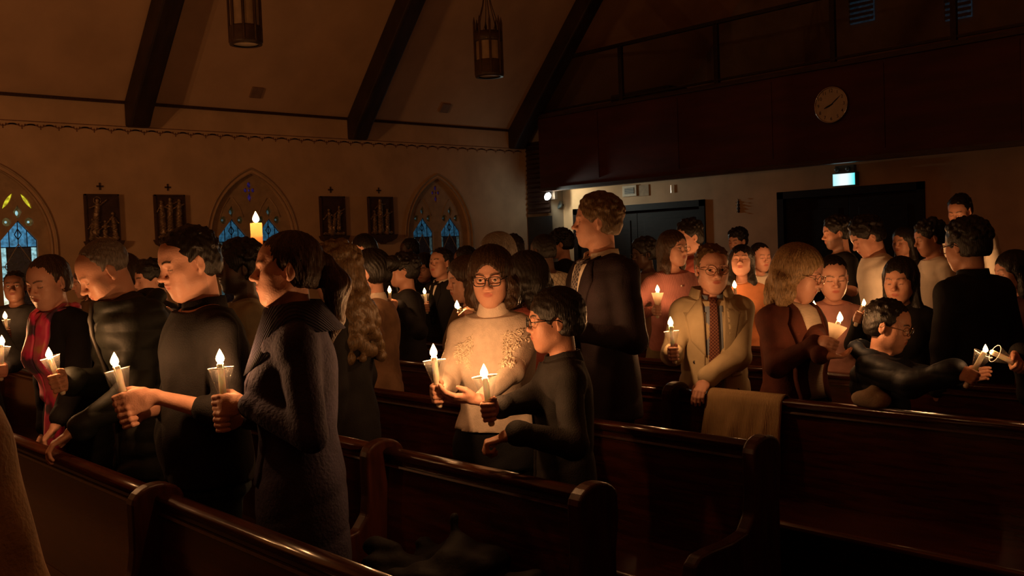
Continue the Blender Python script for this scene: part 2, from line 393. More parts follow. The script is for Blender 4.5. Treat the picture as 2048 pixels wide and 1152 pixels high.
def flat_hand(f, C0, fd, nd, side, s, curl=.5):
    """relaxed hand, palm centre C0, fingers towards fd bending towards nd (palm side)"""
    fd = unit(fd); nd = unit(nd-fd*(fd@nd)); x = np.cross(fd, nd)*side
    L = lambda u, v, w: C0+(fd*u+x*v+nd*w)*s
    f.ell(L(-.005, 0, 0), [.046*s, .039*s, .0145*s], .01, np.stack([fd, x, nd], 1))
    for i, h in enumerate((.029, .010, -.010, -.028)):
        ln = (.92, 1, .95, .78)[i]; r = (.0092, .0095, .009, .008)[i]*s; c = curl*(1+.12*(i-1))
        p0 = L(.036, h, -.002); a1 = c*.9; p1 = p0+(fd*math.cos(a1)+nd*math.sin(a1))*.040*ln*s; a2 = c*2.0; p2 = p1+(fd*math.cos(a2)+nd*math.sin(a2))*.026*ln*s
        a3 = c*2.7; p3 = p2+(fd*math.cos(a3)+nd*math.sin(a3))*.018*ln*s
        f.cap(L(.015, h*.9, 0), p0, r*1.1, r*1.12, .006); f.cap(p0, p1, r*1.1, r, .003); f.cap(p1, p2, r, r*.92, .002); f.cap(p2, p3, r*.92, r*.8, .002)
    f.cap(L(-.035, .028, .006), L(-.004, .050, .016), .014*s, .0115*s, .012); f.cap(L(-.004, .050, .016), L(.026, .052, .024), .0112*s, .009*s, .003)
    w = L(-.072, 0, -.002); f.cap(L(-.04, 0, 0), w, .024*s, .0215*s, .012); return w

def torso_T(s, sex, g, off, lean, z0=.86, z1=1.47, flare=0):
    if sex == 'm': T = [(.60, .165, .125), (.86, .168, .118), (.95, .172, .120), (1.08, .150, .108), (1.20, .158, .112), (1.32, .172, .120), (1.40, .160, .104), (1.455, .105, .078), (1.50, .068, .062)]
    else: T = [(.60, .175, .13), (.86, .178, .124), (.95, .178, .122), (1.08, .136, .098), (1.20, .142, .105), (1.32, .152, .112), (1.40, .140, .096), (1.455, .095, .070), (1.50, .058, .054)]
    T = np.array(T); zs = np.arange(z0, z1+.001, .02); out = []
    for z in zs:
        a = np.interp(z, T[:, 0], T[:, 1])*g; b = np.interp(z, T[:, 0], T[:, 2])*g
        fl = max(0, (1.05-z))*flare; t = max(0, min(1.2, (z-.95)/.52))
        out.append((z*s, 0, lean*t**1.4, (a*s+off+fl), (b*s+off+fl)))
    # light smoothing
    o = np.array(out); 
    for _ in range(2): o[1:-1, 3:] = (o[:-2, 3:]+2*o[1:-1, 3:]+o[2:, 3:])/4
    return o

def wrinkles(amp, seed, quilt=0, knit=0):
    r = np.random.RandomState(seed); K = r.uniform(-1, 1, (6, 3))*np.array([14, 14, 9]); ph = r.uniform(0, 6, 6)
    def f(X, Y, Z):
        n = 0
        for i in range(0, 6, 2): n = n+np.sin(K[i, 0]*X+K[i, 1]*Y+K[i, 2]*Z+ph[i]+1.4*np.sin(K[i+1, 0]*X*1.5+K[i+1, 1]*Y*1.5+K[i+1, 2]*Z*1.5+ph[i+1]))
        d = amp*n/3 + amp*.8*np.maximum(0, np.sin(26*(X+Y)*.6+34*Z+ph[0]+2*np.sin(9*X+ph[1])+2*np.sin(8*Z)))**3
        if quilt: d = d-quilt*np.abs(np.sin(Z*math.pi/.075))
        return d
    return f

def skin_patch(f_, corners, m, name, parent, off=.004, th=.004, n=8, sub=1):
    """cloth piece between four (x,z) corners laid on the surface of f_"""
    c = [np.array(q, float) for q in corners]; V = []; 
    for i in range(n+1):
        for j in range(n+1):
            u, v = i/n, j/n; q = c[0]*(1-u)*(1-v)+c[1]*u*(1-v)+c[2]*u*v+c[3]*(1-u)*v
            y = f_.front(q[0], q[1]); V.append((q[0], y if y is not None else -9, q[1]))
    V = np.array(V); bad = V[:, 1] < -5
    if bad.all(): return None
    V[bad, 1] = V[~bad, 1].min()
    N = (n+1)*(n+1); top = V+np.array([0, off+th, 0]); bot = V+np.array([0, off-.012, 0])
    F = []
    for i in range(n):
        for j in range(n):
            a = i*(n+1)+j; q = (a, a+1, a+n+2, a+n+1); F.append(q); F.append(tuple(N+t for t in q[::-1]))
    def edge(I):
        for a, b in zip(I[:-1], I[1:]): F.append((b, a, N+a, N+b))
    edge([j for j in range(n+1)]); edge([i*(n+1)+n for i in range(n+1)]); edge([n*(n+1)+j for j in range(n, -1, -1)]); edge([i*(n+1) for i in range(n, -1, -1)])
    return mk(name, np.concatenate([top, bot]), F, m, parent, True)

def collar(parent, c, r, h, m, name='collar', gap=35, out=.016, drop=.0, tilt=.02, th=.004):
    """turned down collar round the neck centre c, open at the front"""
    V = []; F = []; n = 28
    for i in range(n+1):
        a = math.radians(90+gap+(360-2*gap)*i/n); fr = max(0, math.sin(a)); ca, sa = math.cos(a), math.sin(a)
        for rr, z in ((r, -.2*h), (r+.003, h-.02*fr), (r+.004+th, h-.02*fr), (r+out+th, -.25*h-tilt*fr-drop*fr), (r+out, -.25*h-tilt*fr-drop*fr), (r+.003+th*.3, h*.7-.02*fr)):
            V.append((c[0]+rr*ca, c[1]+rr*sa*1.02, c[2]+z))
    k = 6
    for i in range(n):
        for j in range(k): a = i*k+j; b = i*k+(j+1) % k; F.append((a, b, b+k, a+k))
    F += [tuple(range(k))[::-1], tuple(n*k+j for j in range(k))]
    return mk(name, V, F, m, parent, True)

def torus_band(name, c, r, t, m, parent, sx=1, sy=1, tilt=0, n=32, k=8, wob=0):
    mb = MB(); pts = [(c[0]+r*sx*math.cos(2*math.pi*i/n), c[1]+r*sy*math.sin(2*math.pi*i/n), c[2]+tilt*math.sin(2*math.pi*i/n)+wob*math.sin(5*2*math.pi*i/n)) for i in range(n)]
    mb.tube(pts, t, k, closed=True); return mb.build(name, m, parent, True)

def hair_build(style, colr, Hd, hs, parent, seed=0, name='hair', h=.005, tail_dir=None, P=None):
    c0, R = Hd; rnd = random.Random(seed); f = Fld()
    Q = lambda c: c0+R@(np.array(c, float)*hs)
    E = lambda c, r, kk=.02, sub=False: f.ell(Q(c), [q*hs for q in r], kk*hs, R, sub)
    Cp = lambda a, b, ra, rb, kk=.02, sub=False: f.cap(Q(a), Q(b), ra*hs, rb*hs, kk*hs, sub)
    long_ = style in ('long', 'bob', 'longcurly', 'wavy', 'fringe', 'shoulder')
    t = {'short': .006, 'thick': .012, 'curly': .014, 'afro': .020, 'bald': .0025, 'tight': .005, 'bun': .007, 'pony': .007, 'long': .012, 'bob': .020, 'longcurly': .016, 'wavy': .018, 'fringe': .013, 'shoulder': .014, 'buzz': .004, 'smooth': .015}[style]
    E((0, -.020, .040), (.077+t, .096+t, .083+t))
    if style not in ('bald',): E((0, -.045, -.010), (.071+t*.8, .068+t, .078))
    # open the face
    if style == 'fringe': E((0, .105, -.045), (.058, .07, .075), .012, True)
    elif style in ('thick', 'smooth'): E((0, .118, -.030), (.078, .075, .080), .014, True)
    elif style == 'bald': E((0, .100, .028), (.082, .094, .094), .02, True)
    elif style in ('bun', 'pony', 'tight'): E((0, .125, -.012), (.088, .080, .098), .014, True)
    elif long_: E((0, .112, -.030), (.060, .082, .100), .012, True)
    else: E((0, .118, -.022), (.084, .078, .092), .014, True)
    if not long_:
        for s in (-1, 1): E((s*.090, .004, -.022), (.030, .027, .040), .01, True)
        E((0, -.02, -.125), (.12, .13, .075 if style not in ('bald',) else .085), .012, True)
    if style == 'bald':
        pass
    if long_:
        dz = {'long': -.27, 'bob': -.125, 'longcurly': -.36, 'wavy': -.15, 'fringe': -.26, 'shoulder': -.18}[style]
        for s in (-1, 1):
            Cp((s*.070, -.010, .03), (s*(.082 if style in ('bob', 'wavy') else .078), -.012, dz*.6), .022, .030, .03)
            Cp((s*.082, -.012, dz*.6), (s*(.070 if style != 'bob' else .062), .002, dz), .030, .018, .03)
            Cp((s*.030, -.080, .01), (s*.040, -.085, dz), .040, .034, .04)
        # keep it off the face and the ears covered
        E((0, .090, -.060), (.060, .070, .115), .01, True)
        if style == 'bob' or style == 'wavy':
            for i in range(26):
                a = rnd.uniform(2.6, 6.8); z = rnd.uniform(dz, -.02); E((.095*math.cos(a), -.02+.095*math.sin(a), z), (.022,)*3, .02)
            E((0, .100, -.060), (.064, .075, .120), .01, True)
    if style in ('curly', 'afro', 'longcurly', 'thick', 'short'):
        n = {'curly': 210, 'afro': 240, 'longcurly': 120, 'thick': 90, 'short': 70}[style]; rr = {'curly': .0115, 'afro': .0135, 'longcurly': .016, 'thick': .013, 'short': .0065}[style]
        for i in range(n):
            u = rnd.uniform(-.15 if style != 'afro' else -.45, 1); a = rnd.uniform(0, 2*math.pi); s_ = math.sqrt(1-u*u); x, y, z = s_*math.cos(a), s_*math.sin(a), u
            if y > .35 and z < .52: continue
            if abs(x) > .75 and z < .05 and style != 'longcurly': continue
            E(((.079+t)*x, -.020+(.096+t)*y, .040+(.083+t)*z), (rr*rnd.uniform(.7, 1.2),)*3, .008)
    if style == 'longcurly':
        for i in range(150):
            a = rnd.uniform(math.pi*.95, math.pi*2.05); z = rnd.uniform(-.42, .02); w = .085+.05*min(1, -z/.25)
            E((w*math.cos(a), -.035+w*.8*math.sin(a), z), (rnd.uniform(.016, .030),)*3, .018)
    if style == 'bun': E((0, -.135, .030), (.042, .036, .042), .012)
    if style == 'pony':
        E((0, -.120, .020), (.024, .02, .024), .01); Cp((0, -.128, .020), (0, -.165, -.05), .030, .042, .02); Cp((0, -.165, -.05), (0, -.155, -.17), .042, .030, .03); Cp((0, -.155, -.17), (0, -.14, -.24), .030, .010, .02)
    if style == 'bun' and P: pass
    fr = {'short': 90, 'thick': 60}.get(style, 70)
    Ri = R.T
    def disp(X, Y, Z):
        x = Ri[0, 0]*(X-c0[0])+Ri[0, 1]*(Y-c0[1])+Ri[0, 2]*(Z-c0[2]); y = Ri[1, 0]*(X-c0[0])+Ri[1, 1]*(Y-c0[1])+Ri[1, 2]*(Z-c0[2]); z = Ri[2, 0]*(X-c0[0])+Ri[2, 1]*(Y-c0[1])+Ri[2, 2]*(Z-c0[2])
        a = np.arctan2(x, y+.02)
        if long_ or style in ('pony', 'bun', 'tight'): return .0011*np.sin(a*41+8*np.sin(z*21+2*a))+.0009*np.sin(a*83+11*np.sin(z*16)+1)+.0012*np.sin(a*13+4*np.sin(z*9))
        return .0011*np.sin(x*150+60*y+5*np.sin(z*40))*np.sin(y*130+3+4*np.sin(x*50))+.0007*np.sin(z*210+x*120+4*np.sin(y*60))
    f.disp = disp
    V, Fc = f.mesh(h); return mk(name, V, Fc, hm(colr), parent)

def glasses(Hd, hs, parent, m, rx=.025, rz_=.019, th=.0016, square=False):
    c0, R = Hd; Q = lambda c: c0+R@(np.array(c, float)*hs); mb = MB()
    for s in (-1, 1):
        pts = []
        for i in range(28):
            a = 2*math.pi*i/28; e = .6 if square else 1
            x = s*.032+rx*np.sign(math.cos(a))*abs(math.cos(a))**e; z = -.001+rz_*np.sign(math.sin(a))*abs(math.sin(a))**e
            pts.append(Q((x, .1035-.10*max(0, abs(x)-.03), z)))
        mb.tube(pts, th*hs, 6, closed=True)
        mb.tube([Q((s*(.032+rx-.001), .099, .006)), Q((s*.067, .082, .007)), Q((s*.076, .040, .008)), Q((s*.082, .0, .008)), Q((s*.080, -.02, -.004))], th*hs, 6)
    mb.tube([Q((-.008, .105, .003)), Q((0, .109, .006)), Q((.008, .105, .003))], th*hs, 6)
    return mb.build('glasses', m, parent, True)

TOPM = {}
def cloth(name, col, **kw): 
    d = dict(rough=.85, spec=.25, noise=.25, nscale=12, bump=.5, bscale=220); d.update(kw); return mat(name, col, **d)
gl_dark = mat('glasses_black', (.01, .01, .01), rough=.25, noise=.1, bump=.02); gl_thin = mat('glasses_metal', (.35, .28, .2), rough=.3, metal=1, noise=.1, bump=.02)
eye_m = None
def eye_material():
    m = bpy.data.materials.new('eye'); m.use_nodes = True; nt = m.node_tree; b = nt.nodes['Principled BSDF']; b.inputs['Roughness'].default_value = .12
    tc = nt.nodes.new('ShaderNodeTexCoord'); sp = nt.nodes.new('ShaderNodeSeparateXYZ'); r = nt.nodes.new('ShaderNodeValToRGB'); r.color_ramp.interpolation = 'CONSTANT'
    nt.links.new(tc.outputs['Generated'], sp.inputs[0]); nt.links.new(sp.outputs[1], r.inputs[0])
    e = r.color_ramp.elements; e[0].color = (.6, .55, .5, 1); e[0].position = 0; e[1].color = (.03, .015, .01, 1); e[1].position = .925
    nt.links.new(r.outputs[0], b.inputs['Base Color']); return m
eye_m = eye_material()

PEOPLE = {}
def person(px, py, hpx, z=None, X=None, phi=0, hphi=None, hpitch=-8, hroll=0, sex='m', skin='fair', hair=('short', 'black'), top=None, bottom=None, hands=(), glass=None, label='', res='m',
           lean=.0, girth=1.0, s_fix=None, face=None, beard=0, smile=0, seed=0, extras=(), hs=None, eyes=False, group=None, headskin=1, earring=False):
    p = atX(px, py, X) if X is not None else at(px, py, z)
    depth = (p-CAM)@FW
    if hs is None: hs = max(.86, min(1.12, hpx*depth/F_PX/.240))
    th_b = view_angle(p, phi); th_h = view_angle(p, hphi if hphi is not None else phi)
    rel = (th_h-th_b+math.pi) % (2*math.pi)-math.pi; rel = max(-1.3, min(1.3, rel))
    R = rotz(rel)@rotx(math.radians(hpitch))@roty(math.radians(hroll))
    dl = R@np.array([0, .020, .092*hs])
    s = (p[2]-dl[2])/(1.535-.25*lean)
    hc = np.array([0, lean*1.05+.0, 1.535*s-.25*lean*s])+dl
    # ground position so that the head centre lands on p
    g = rotz(th_b)@np.array([hc[0], hc[1], 0]); base = np.array([p[0]-g[0], p[1]-g[1], 0])
    root = empty('person', base, th_b, label, 'person', group)
    toL = lambda w: rotz(-th_b)@(np.asarray(w, float)-base)
    h = {'n': .0036, 'm': .0055, 'f': .0075}[res]
    f = Fld(); Hd = (hc, R); Hp = (lambda c: hc+R@(np.array(c, float)*hs), R)
    head_prims(f, Hp, hs, sex, dict(smile=smile, **(face or {})))
    nr = (.058 if sex == 'm' else .048)*min(s*1.02, 1.05)*(.95 if s < .85 else 1)
    nb = np.array([0, lean*.97-.008, (1.455-.2*lean)*s]); f.cap(Hp[0]((0, -.022, -.045)), nb-np.array([0, .004, .015]), nr*.98, nr*.96, .02)
    off_in = -.012
    f.loft(torso_T(s, sex, girth, off_in, lean, .88, 1.46), .04)
    sw = (.166 if sex == 'm' else .143)*s*girth**.5
    arms = []
    hd_list = list(hands)
    sides = {1: None, -1: None}
    for hh in hd_list: sides[hh['side']] = hh
    for side in (1, -1):
        S = np.array([side*sw, lean*.93-.012, 1.395*s]); hh = sides[side]
        f.cap(np.array([side*.04*s, lean*.95-.01, 1.44*s]), S, .045*s, .043*s, .03)
        hsz = s*(.98 if sex == 'm' else .90)*(1.04 if s < .85 else 1)
        if hh is None: hh = dict(kind='rest')
        if hh['kind'] == 'hold':
            B = toL(hh['B']); a = unit(rotz(-th_b)@hh['axis']); fd = hh.get('fd'); fd = rotz(-th_b)@np.array(fd) if fd is not None else unit(np.array([B[0]-side*sw*.9, B[1]-(lean+.0), 0.05]))
            B = B+a*hh.get('da', 0)
            w = grip_hand(f, B, a, fd, side, hsz, flip=hh.get('flip', 1))
        elif hh['kind'] == 'flat':
            C0 = toL(hh['P']); fd = rotz(-th_b)@np.array(hh['fd']); nd = rotz(-th_b)@np.array(hh.get('nd', (0, 0, -1.)))
            w = flat_hand(f, C0, fd, nd, side, hsz, hh.get('curl', .5))
        elif hh['kind'] == 'lit':   # local coordinates
            w = flat_hand(f, np.array(hh['P'])*s, np.array(hh['fd']), np.array(hh.get('nd', (0, 0, -1.))), side, hsz, hh.get('curl', .5))
        else:
            w = flat_hand(f, np.array([side*(sw+.05*s), lean*.5+.03, .80*s]), np.array([0, .15, -1.]), np.array([-side, 0, 0.]), side, hsz, .35)
        L1, L2 = .285*s, .255*s; d = np.linalg.norm(w-S)
        if d > (L1+L2)*.995: print('STRETCH', round(d/(L1+L2), 2), side, label[:50]) if d/(L1+L2) > 1.06 else 0; k_ = d/((L1+L2)*.99); L1 *= k_; L2 *= k_
        if hh.get('pole') is not None: pole = np.array(hh['pole'], float)
        else: pole = np.array([side*.45, -.35, -.85])
        u = unit(w-S); a_ = (L1**2-L2**2+d*d)/(2*d); q = math.sqrt(max(L1**2-a_**2, 0)); pp = unit(pole-u*(pole@u)); El = S+u*a_+pp*q
        f.cap(S, El, .046*s*girth**.5, .036*s, .02); f.cap(El, w, .037*s, .0215*s if sex == 'm' else .019*s, .015)
        arms.append((side, S, El, w))
    # legs and feet
    for side in (1, -1):
        hp = np.array([side*.088*s, 0, .90*s]); kn = np.array([side*.09*s, .01, .48*s]); an = np.array([side*.09*s, -.01, .08*s])
        f.cap(hp, kn, .070*s, .045*s, .03); f.cap(kn, an, .046*s, .030*s, .02); f.cap(an-np.array([0, .01, .035*s]), np.array([side*.095*s, .13*s, .028*s]), .030*s, .024*s, .02)
    zl = [(hc[2]-.15*hs, hc[2]+.14*hs)]
    for side, S, El, w in arms:
        if sides[side] is not None: zl.append((w[2]-.14, w[2]+.14))
    V, Fc = f.mesh(h, max(.011, h*1.6), zl)
    body = mk('body', V, Fc, sk(skin), root); paint_head(body.data, V, (hc, R), hs, beard, brow=(1 if sex == 'm' else .8)*(.45 if hair[1] in ('darkblond', 'blond', 'grey', 'white') else 1), eyes_open=eyes)
    if res != 'f' and eyes:
        for sd in (-1, 1):
            c = Hp[0]((sd*.031, .0735, .0025)); mb = MB(); mb.lathe([(.0001, -.012)]+[(.0123*math.cos(t), .0123*math.sin(t)) for t in np.linspace(-1.4, 1.4, 11)]+[(.0001, .0123)], 16)
            o = mb.build('eye', eye_m, root, True); o.matrix_local = Matrix.Translation(c) @ Matrix(R.tolist()).to_4x4() @ Matrix.Scale(hs, 4)
            o.data.transform(Matrix.Rotation(-math.pi/2, 4, 'X')) 
    # ---------------- clothes
    top = top or dict(m=cloth('cloth_black', (.012, .011, .012))); tk = top.get('kind', 'sweater'); mt_ = top['m']; off = top.get('off', .008 if tk not in ('coat', 'puffer', 'trench') else .024)
    z0 = top.get('hem', .86 if tk not in ('coat', 'trench') else .50); flare = top.get('flare', .0 if tk not in ('coat', 'trench') else .08)
    g = Fld(); g.loft(torso_T(s, sex, girth, off, lean, z0, 1.465), .03)
    for side in (1, -1): g.cap(np.array([side*.045*s, lean*.95-.01, 1.435*s]), np.array([side*sw, lean*.93-.012, 1.395*s]), .044*s+off*.6, .043*s+off*.75, .045)
    if sex == 'f' and top.get('bust', 1):
        for side in (1, -1): g.ell((side*.068*s, lean*.75+.075*s*girth, 1.245*s), [(.062*s+off*.3)*girth]*3, .06)
    if top.get('belly'): g.ell((0, .05*s, 1.03*s), (.15*s*girth, .11*s*girth, .13*s), .06)
    core = Fld(); core.P = list(g.P)
    se = top.get('sleeve', .93)
    if tk == 'tee': se = -.45
    for side, S, El, w in arms:
        r1 = .046*s*girth**.5+off*.75; r2 = .040*s+off*.85; r3 = (.026*s if sex == 'm' else .023*s)+off*.7
        if se < 0: e = S+(El-S)*(1+se+.25); g.cap(S, e, r1, r1*1.0, .03)
        else:
            g.cap(S, El, r1, r2, .03); e = El+(w-El)*se; g.cap(El, e, r2, r2+(r3-r2)*se, .02)
            if tk in ('coat', 'trench', 'suit', 'puffer'): g.cap(El+(w-El)*(se-.06), e, r3+.007, r3+.007, .006)
    g.disp = wrinkles(top.get('wr', .004), seed+3, quilt=.006 if tk == 'puffer' else 0)
    V, Fc = g.mesh(h*1.35, max(.012, h*1.6), [(1.0*s, 1.5*s)])
    gname = {'sweater': 'sweater', 'coat': 'coat', 'puffer': 'puffer_jacket', 'trench': 'trench_coat', 'suit': 'suit_jacket', 'shirt': 'shirt', 'tee': 't_shirt', 'cardigan': 'cardigan'}[tk]
    garment = mk(gname, V, Fc, mt_, root)
    bottom = bottom or dict(m=cloth('trouser_black', (.012, .012, .014)))
    b = Fld()
    if bottom.get('kind') == 'skirt': b.loft(torso_T(s, sex, girth, .003, 0, bottom.get('hem', .45), 1.02, .12), .02)
    else:
        b.loft(torso_T(s, sex, girth, -.001, 0, .84, 1.02), .03)
        for side in (1, -1): b.cap((side*.088*s, 0, .90*s), (side*.09*s, .01, .48*s), .086*s*girth**.5, .062*s, .03); b.cap((side*.09*s, .01, .48*s), (side*.09*s, -.01, .09*s), .062*s, .050*s, .02)
    b.disp = wrinkles(.004, seed+9); V, Fc = b.mesh(.014); mk('skirt' if bottom.get('kind') == 'skirt' else 'trousers', V, Fc, bottom['m'], root)
    shoe = MAT_SHOE
    for side in (1, -1):
        q = Fld(); q.cap((side*.09*s, -.045*s, .04*s), (side*.097*s, .12*s, .034*s), .042*s, .036*s, .02); q.cap((side*.09*s, -.02*s, .05*s), (side*.09*s, -.01*s, .10*s), .04*s, .042*s, .02)
        V, Fc = q.mesh(.011); V[:, 2] = np.maximum(V[:, 2], .001); mk('shoe', V, Fc, shoe, root)
    if hair[0] != 'none': hair_build(hair[0], hair[1], (hc, R), hs, root, seed, h={'n': .0036, 'm': .0050, 'f': .007}[res])
    if glass == 'dark': glasses((hc, R), hs, root, gl_dark, square=True, th=.0022)
    elif glass == 'thin': glasses((hc, R), hs, root, gl_thin)
    if earring:
        for sd in (-1, 1):
            c = Hp[0]((sd*.083, -.002, -.038)); mb = MB(); mb.lathe([(.0001, -.004), (.003, -.002), (.004, 0), (.003, .002), (.0001, .004)], 10, c); o = mb.build('earring', MAT_GOLD, root, True)
    info = dict(root=root, s=s, hs=hs, hc=hc, R=R, nb=nb, nr=nr, core=core, arms=arms, g=g, base=base, th=th_b, toL=toL, sw=sw, lean=lean, garment=garment, Hp=Hp[0])
    for ex in extras: EXTRA[ex[0]](info, *ex[1:])
    return info

MAT_SHOE = mat('shoe_leather', (.02, .012, .01), rough=.4, noise=.3, bump=.1); MAT_GOLD = mat('gold_metal', (.8, .6, .3), rough=.2, metal=1, noise=.1, bump=.02)
def ex_turtle(i, m):
    s = i['s']; nk = i['nb']; top_ = i['Hp']((0, -.012, -.10)); f = Fld(); a = nk+np.array([0, .004, -.01*s]); b = a+(top_-a)*.78
    f.cap(a, b, i['nr']*1.12+.012, i['nr']*1.0+.009, .02); f.cap(a+(b-a)*.45, a+(b-a)*.55, i['nr']+.019, i['nr']+.019, .012)
    f.ell(b+unit(b-a)*.045, (.075, .075, .042), .006, None, True)
    V, F = f.mesh(.005); mk('turtleneck_collar', V, F, m, i['root'])
def ex_crew(i, m): torus_band('neckband', i['nb']+np.array([0, .012, -.004]), i['nr']*1.12, .008, m, i['root'], tilt=-.016)
def ex_collar(i, m, gap=28, h=.042, out=.018, name='collar', r=0): collar(i['root'], i['nb']+np.array([0, .006, .004]), i['nr']*1.06+.006+r, h, m, name, gap, out, drop=.012)
def ex_patch(i, name, corners, m, off=.003, th=.003, n=8):
    s = i['s']; return skin_patch(i['core'], [(x*s, z*s) for x, z in corners], m, name, i['root'], off, th, n)
def ex_mirror(i, name, corners, m, off=.003, th=.003, n=8):
    ex_patch(i, name, corners, m, off, th, n); ex_patch(i, name, [(-x, z) for x, z in corners][::-1], m, off, th, n)
def ex_buttons(i, xs, zs_, m, r=.007):
    s = i['s']
    for x in xs:
        for z in zs_:
            y = i['core'].front(x*s, z*s)
            if y is None: continue
            mb = MB(); mb.lathe([(.0001, -.004), (r*.9, -.003), (r, 0), (r*.8, .003), (.0001, .002)], 12, (0, 0, 0), Matrix.Rotation(-math.pi/2, 3, 'X')); o = mb.build('button', m, i['root'], True); o.location = (x*s, y+.009, z*s)
def ex_hood(i, m):
    torus_band('hood', i['nb']+np.array([0, -.03, .01]), i['nr']*1.5, .035, m, i['root'], sx=1.15, sy=1.05, tilt=-.03, k=12, wob=.006)
def ex_cowl(i, m):
    for k, (r, z) in enumerate(((1.35, .0), (1.7, -.03), (2.05, -.065))): torus_band('cowl_fold', i['nb']+np.array([0, .02+.02*k, z]), i['nr']*r, .020, m, i['root'], sx=1.0, sy=1.0, tilt=-.045-.02*k, k=10, wob=.004)
EXTRA = dict(turtle=ex_turtle, crew=ex_crew, collar=ex_collar, patch=ex_patch, mirror=ex_mirror, buttons=ex_buttons, hood=ex_hood, cowl=ex_cowl)

# ------------------------------------------------------------------ candles
def flame_mesh(size):
    mb = MB(); prof = [(.0001, -.10), (.18, -.04), (.29, .10), (.33, .26), (.28, .46), (.17, .70), (.07, .90), (.0001, 1.02)]
    mb.lathe([(r*size, z*size) for r, z in prof], 14); return mb
def axis_matrix(a):
    a = Vector(a).normalized(); return a.to_track_quat('Z', 'Y').to_matrix()
def candle(B, T, r=.0105, below=.085, cup='clear', label='', flame=True, fs=.040, power=1.0, cup_r=.039, cup_h=.077, group='hand held candles', lamp=True, cup_at=0.0, name='handheld_candle'):
    """stick comes out of the cup bottom near B and burns at T (world)"""
    B = np.array(B); T = np.array(T); ax = unit(T-B); L = np.linalg.norm(T-B)
    root = empty(name, B, 0, label, 'candle', group); Mx = axis_matrix(ax)
    mb = MB(); tl = L-fs*.35
    mb.lathe([(r*.6, -below), (r, -below+.006), (r*1.02, 0), (r, tl*.5), (r*.98, tl-.012), (r*1.04, tl-.006), (r*.8, tl), (r*.45, tl-.003), (.0001, tl-.004)], 20, (0, 0, 0), Mx)
    for k in range(3):   # wax runs
        a = 2.1*k+B[0]*9; c = Mx @ Vector((r*.95*math.cos(a), r*.95*math.sin(a), 0)); e = Mx @ Vector((0, 0, 1))
        mb.tube([tuple(c+e*(tl-.004)), tuple(c+e*(tl-.018-.01*k)), tuple(c+e*(tl-.026-.014*k))], [.0016, .0022, .0008], 6)
    mb.build('candle_stick', wax, root, True)
    wk = Mx @ Vector((0, 0, tl)); mb = MB(); mb.tube([tuple(Mx @ Vector((0, 0, tl-.006))), tuple(Mx @ Vector((.001, 0, tl+.005))), tuple(Mx @ Vector((.003, 0, tl+.009)))], .0012, 5); mb.build('wick', wick_m, root, True)
    if flame:
        fm = flame_mesh(fs).build('flame', flame_m, root, True); fm.location = tuple(Vector(T-B)-Vector((0, 0, fs*.30)))
        if lamp:
            ld = bpy.data.lights.new('flame_light', 'POINT'); ld.energy = CANDLE_W*power; ld.color = CANDLE_C; ld.shadow_soft_size = .010
            lo = bpy.data.objects.new('flame_light', ld); COL.objects.link(lo); lo.parent = root; lo.location = tuple(Vector(T-B)+Vector((0, 0, fs*.12)))
    if cup:
        m = cup_clear if cup == 'clear' else cup_frost; rb = cup_r*.42; t = .0007; o = cup_at
        mb = MB(); mb.lathe([(r*1.05, o), (rb, o), (rb*1.02, o+.004), (cup_r*.98, o+cup_h-.003), (cup_r, o+cup_h), (cup_r-t, o+cup_h), (rb-t, o+.004), (r*1.05, o+.003)], 40, (0, 0, 0), Mx, caps=False)
        c = mb.build('cup', m, root, True)
        if cup == 'clear':
            mb = MB(); n = 40; mb.tube([tuple(Mx @ Vector((cup_r*math.cos(2*math.pi*i/n), cup_r*math.sin(2*math.pi*i/n), o+cup_h))) for i in range(n)], .0012, 6, closed=True); mb.build('cup_rim', rim_m, c, True)
    return dict(B=B, axis=ax, root=root)
# ------------------------------------------------------------------ the room
WY, BX = 12.5, 12.3
WINX = [3.30, 6.62, 9.94]
def arch(cx, w, zs, zt, zb, n=14):
    """pointed arch outline (x,z), counter clockwise from bottom left"""
    h = zt-zs; r = (w*w+h*h)/(2*w); pts = [(cx-w, zb)]
    P = [(cx+w, zb)]
    a1 = math.asin(min(1, h/r))
    for i in range(n+1): a = a1*i/n; P.append((cx+w-r+r*math.cos(a), zs+r*math.sin(a)))
    for i in range(n-1, -1, -1): a = a1*i/n; P.append((cx-w+r-r*math.cos(a), zs+r*math.sin(a)))
    return pts+P
def plate(name, outer, holes, y0, y1, m, parent=None):
    """flat plate in the xz plane with holes, between y0 (room side) and y1"""
    loops = [[Vector((x, z, 0)) for x, z in outer]]+[[Vector((x, z, 0)) for x, z in h] for h in holes]
    tri = tessellate_polygon(loops); P = [p for l in loops for p in l]; n = len(P)
    V = [(p.x, y0, p.y) for p in P]+[(p.x, y1, p.y) for p in P]; F = []
    for t in tri: F.append(tuple(t)); F.append(tuple(n+i for i in t[::-1]))
    b = 0
    for l in loops:
        k = len(l); F += [(b+i, b+(i+1) % k, n+b+(i+1) % k, n+b+i) for i in range(k)]; b += k
    o = mk(name, V, F, m, parent, False)
    bm = bmesh.new(); bm.from_mesh(o.data); bmesh.ops.recalc_face_normals(bm, faces=bm.faces); bm.to_mesh(o.data); bm.free(); return o
ARCH = lambda cx, g=0: arch(cx, .64+g, 1.86, 2.80+g*1.2, .95-g)
wl = plate('wall_left', [(-7, 0), (BX+2, 0), (BX+2, 3.70), (-7, 3.70)], [ARCH(c) for c in WINX], WY, WY+.35, plaster); struct(wl)
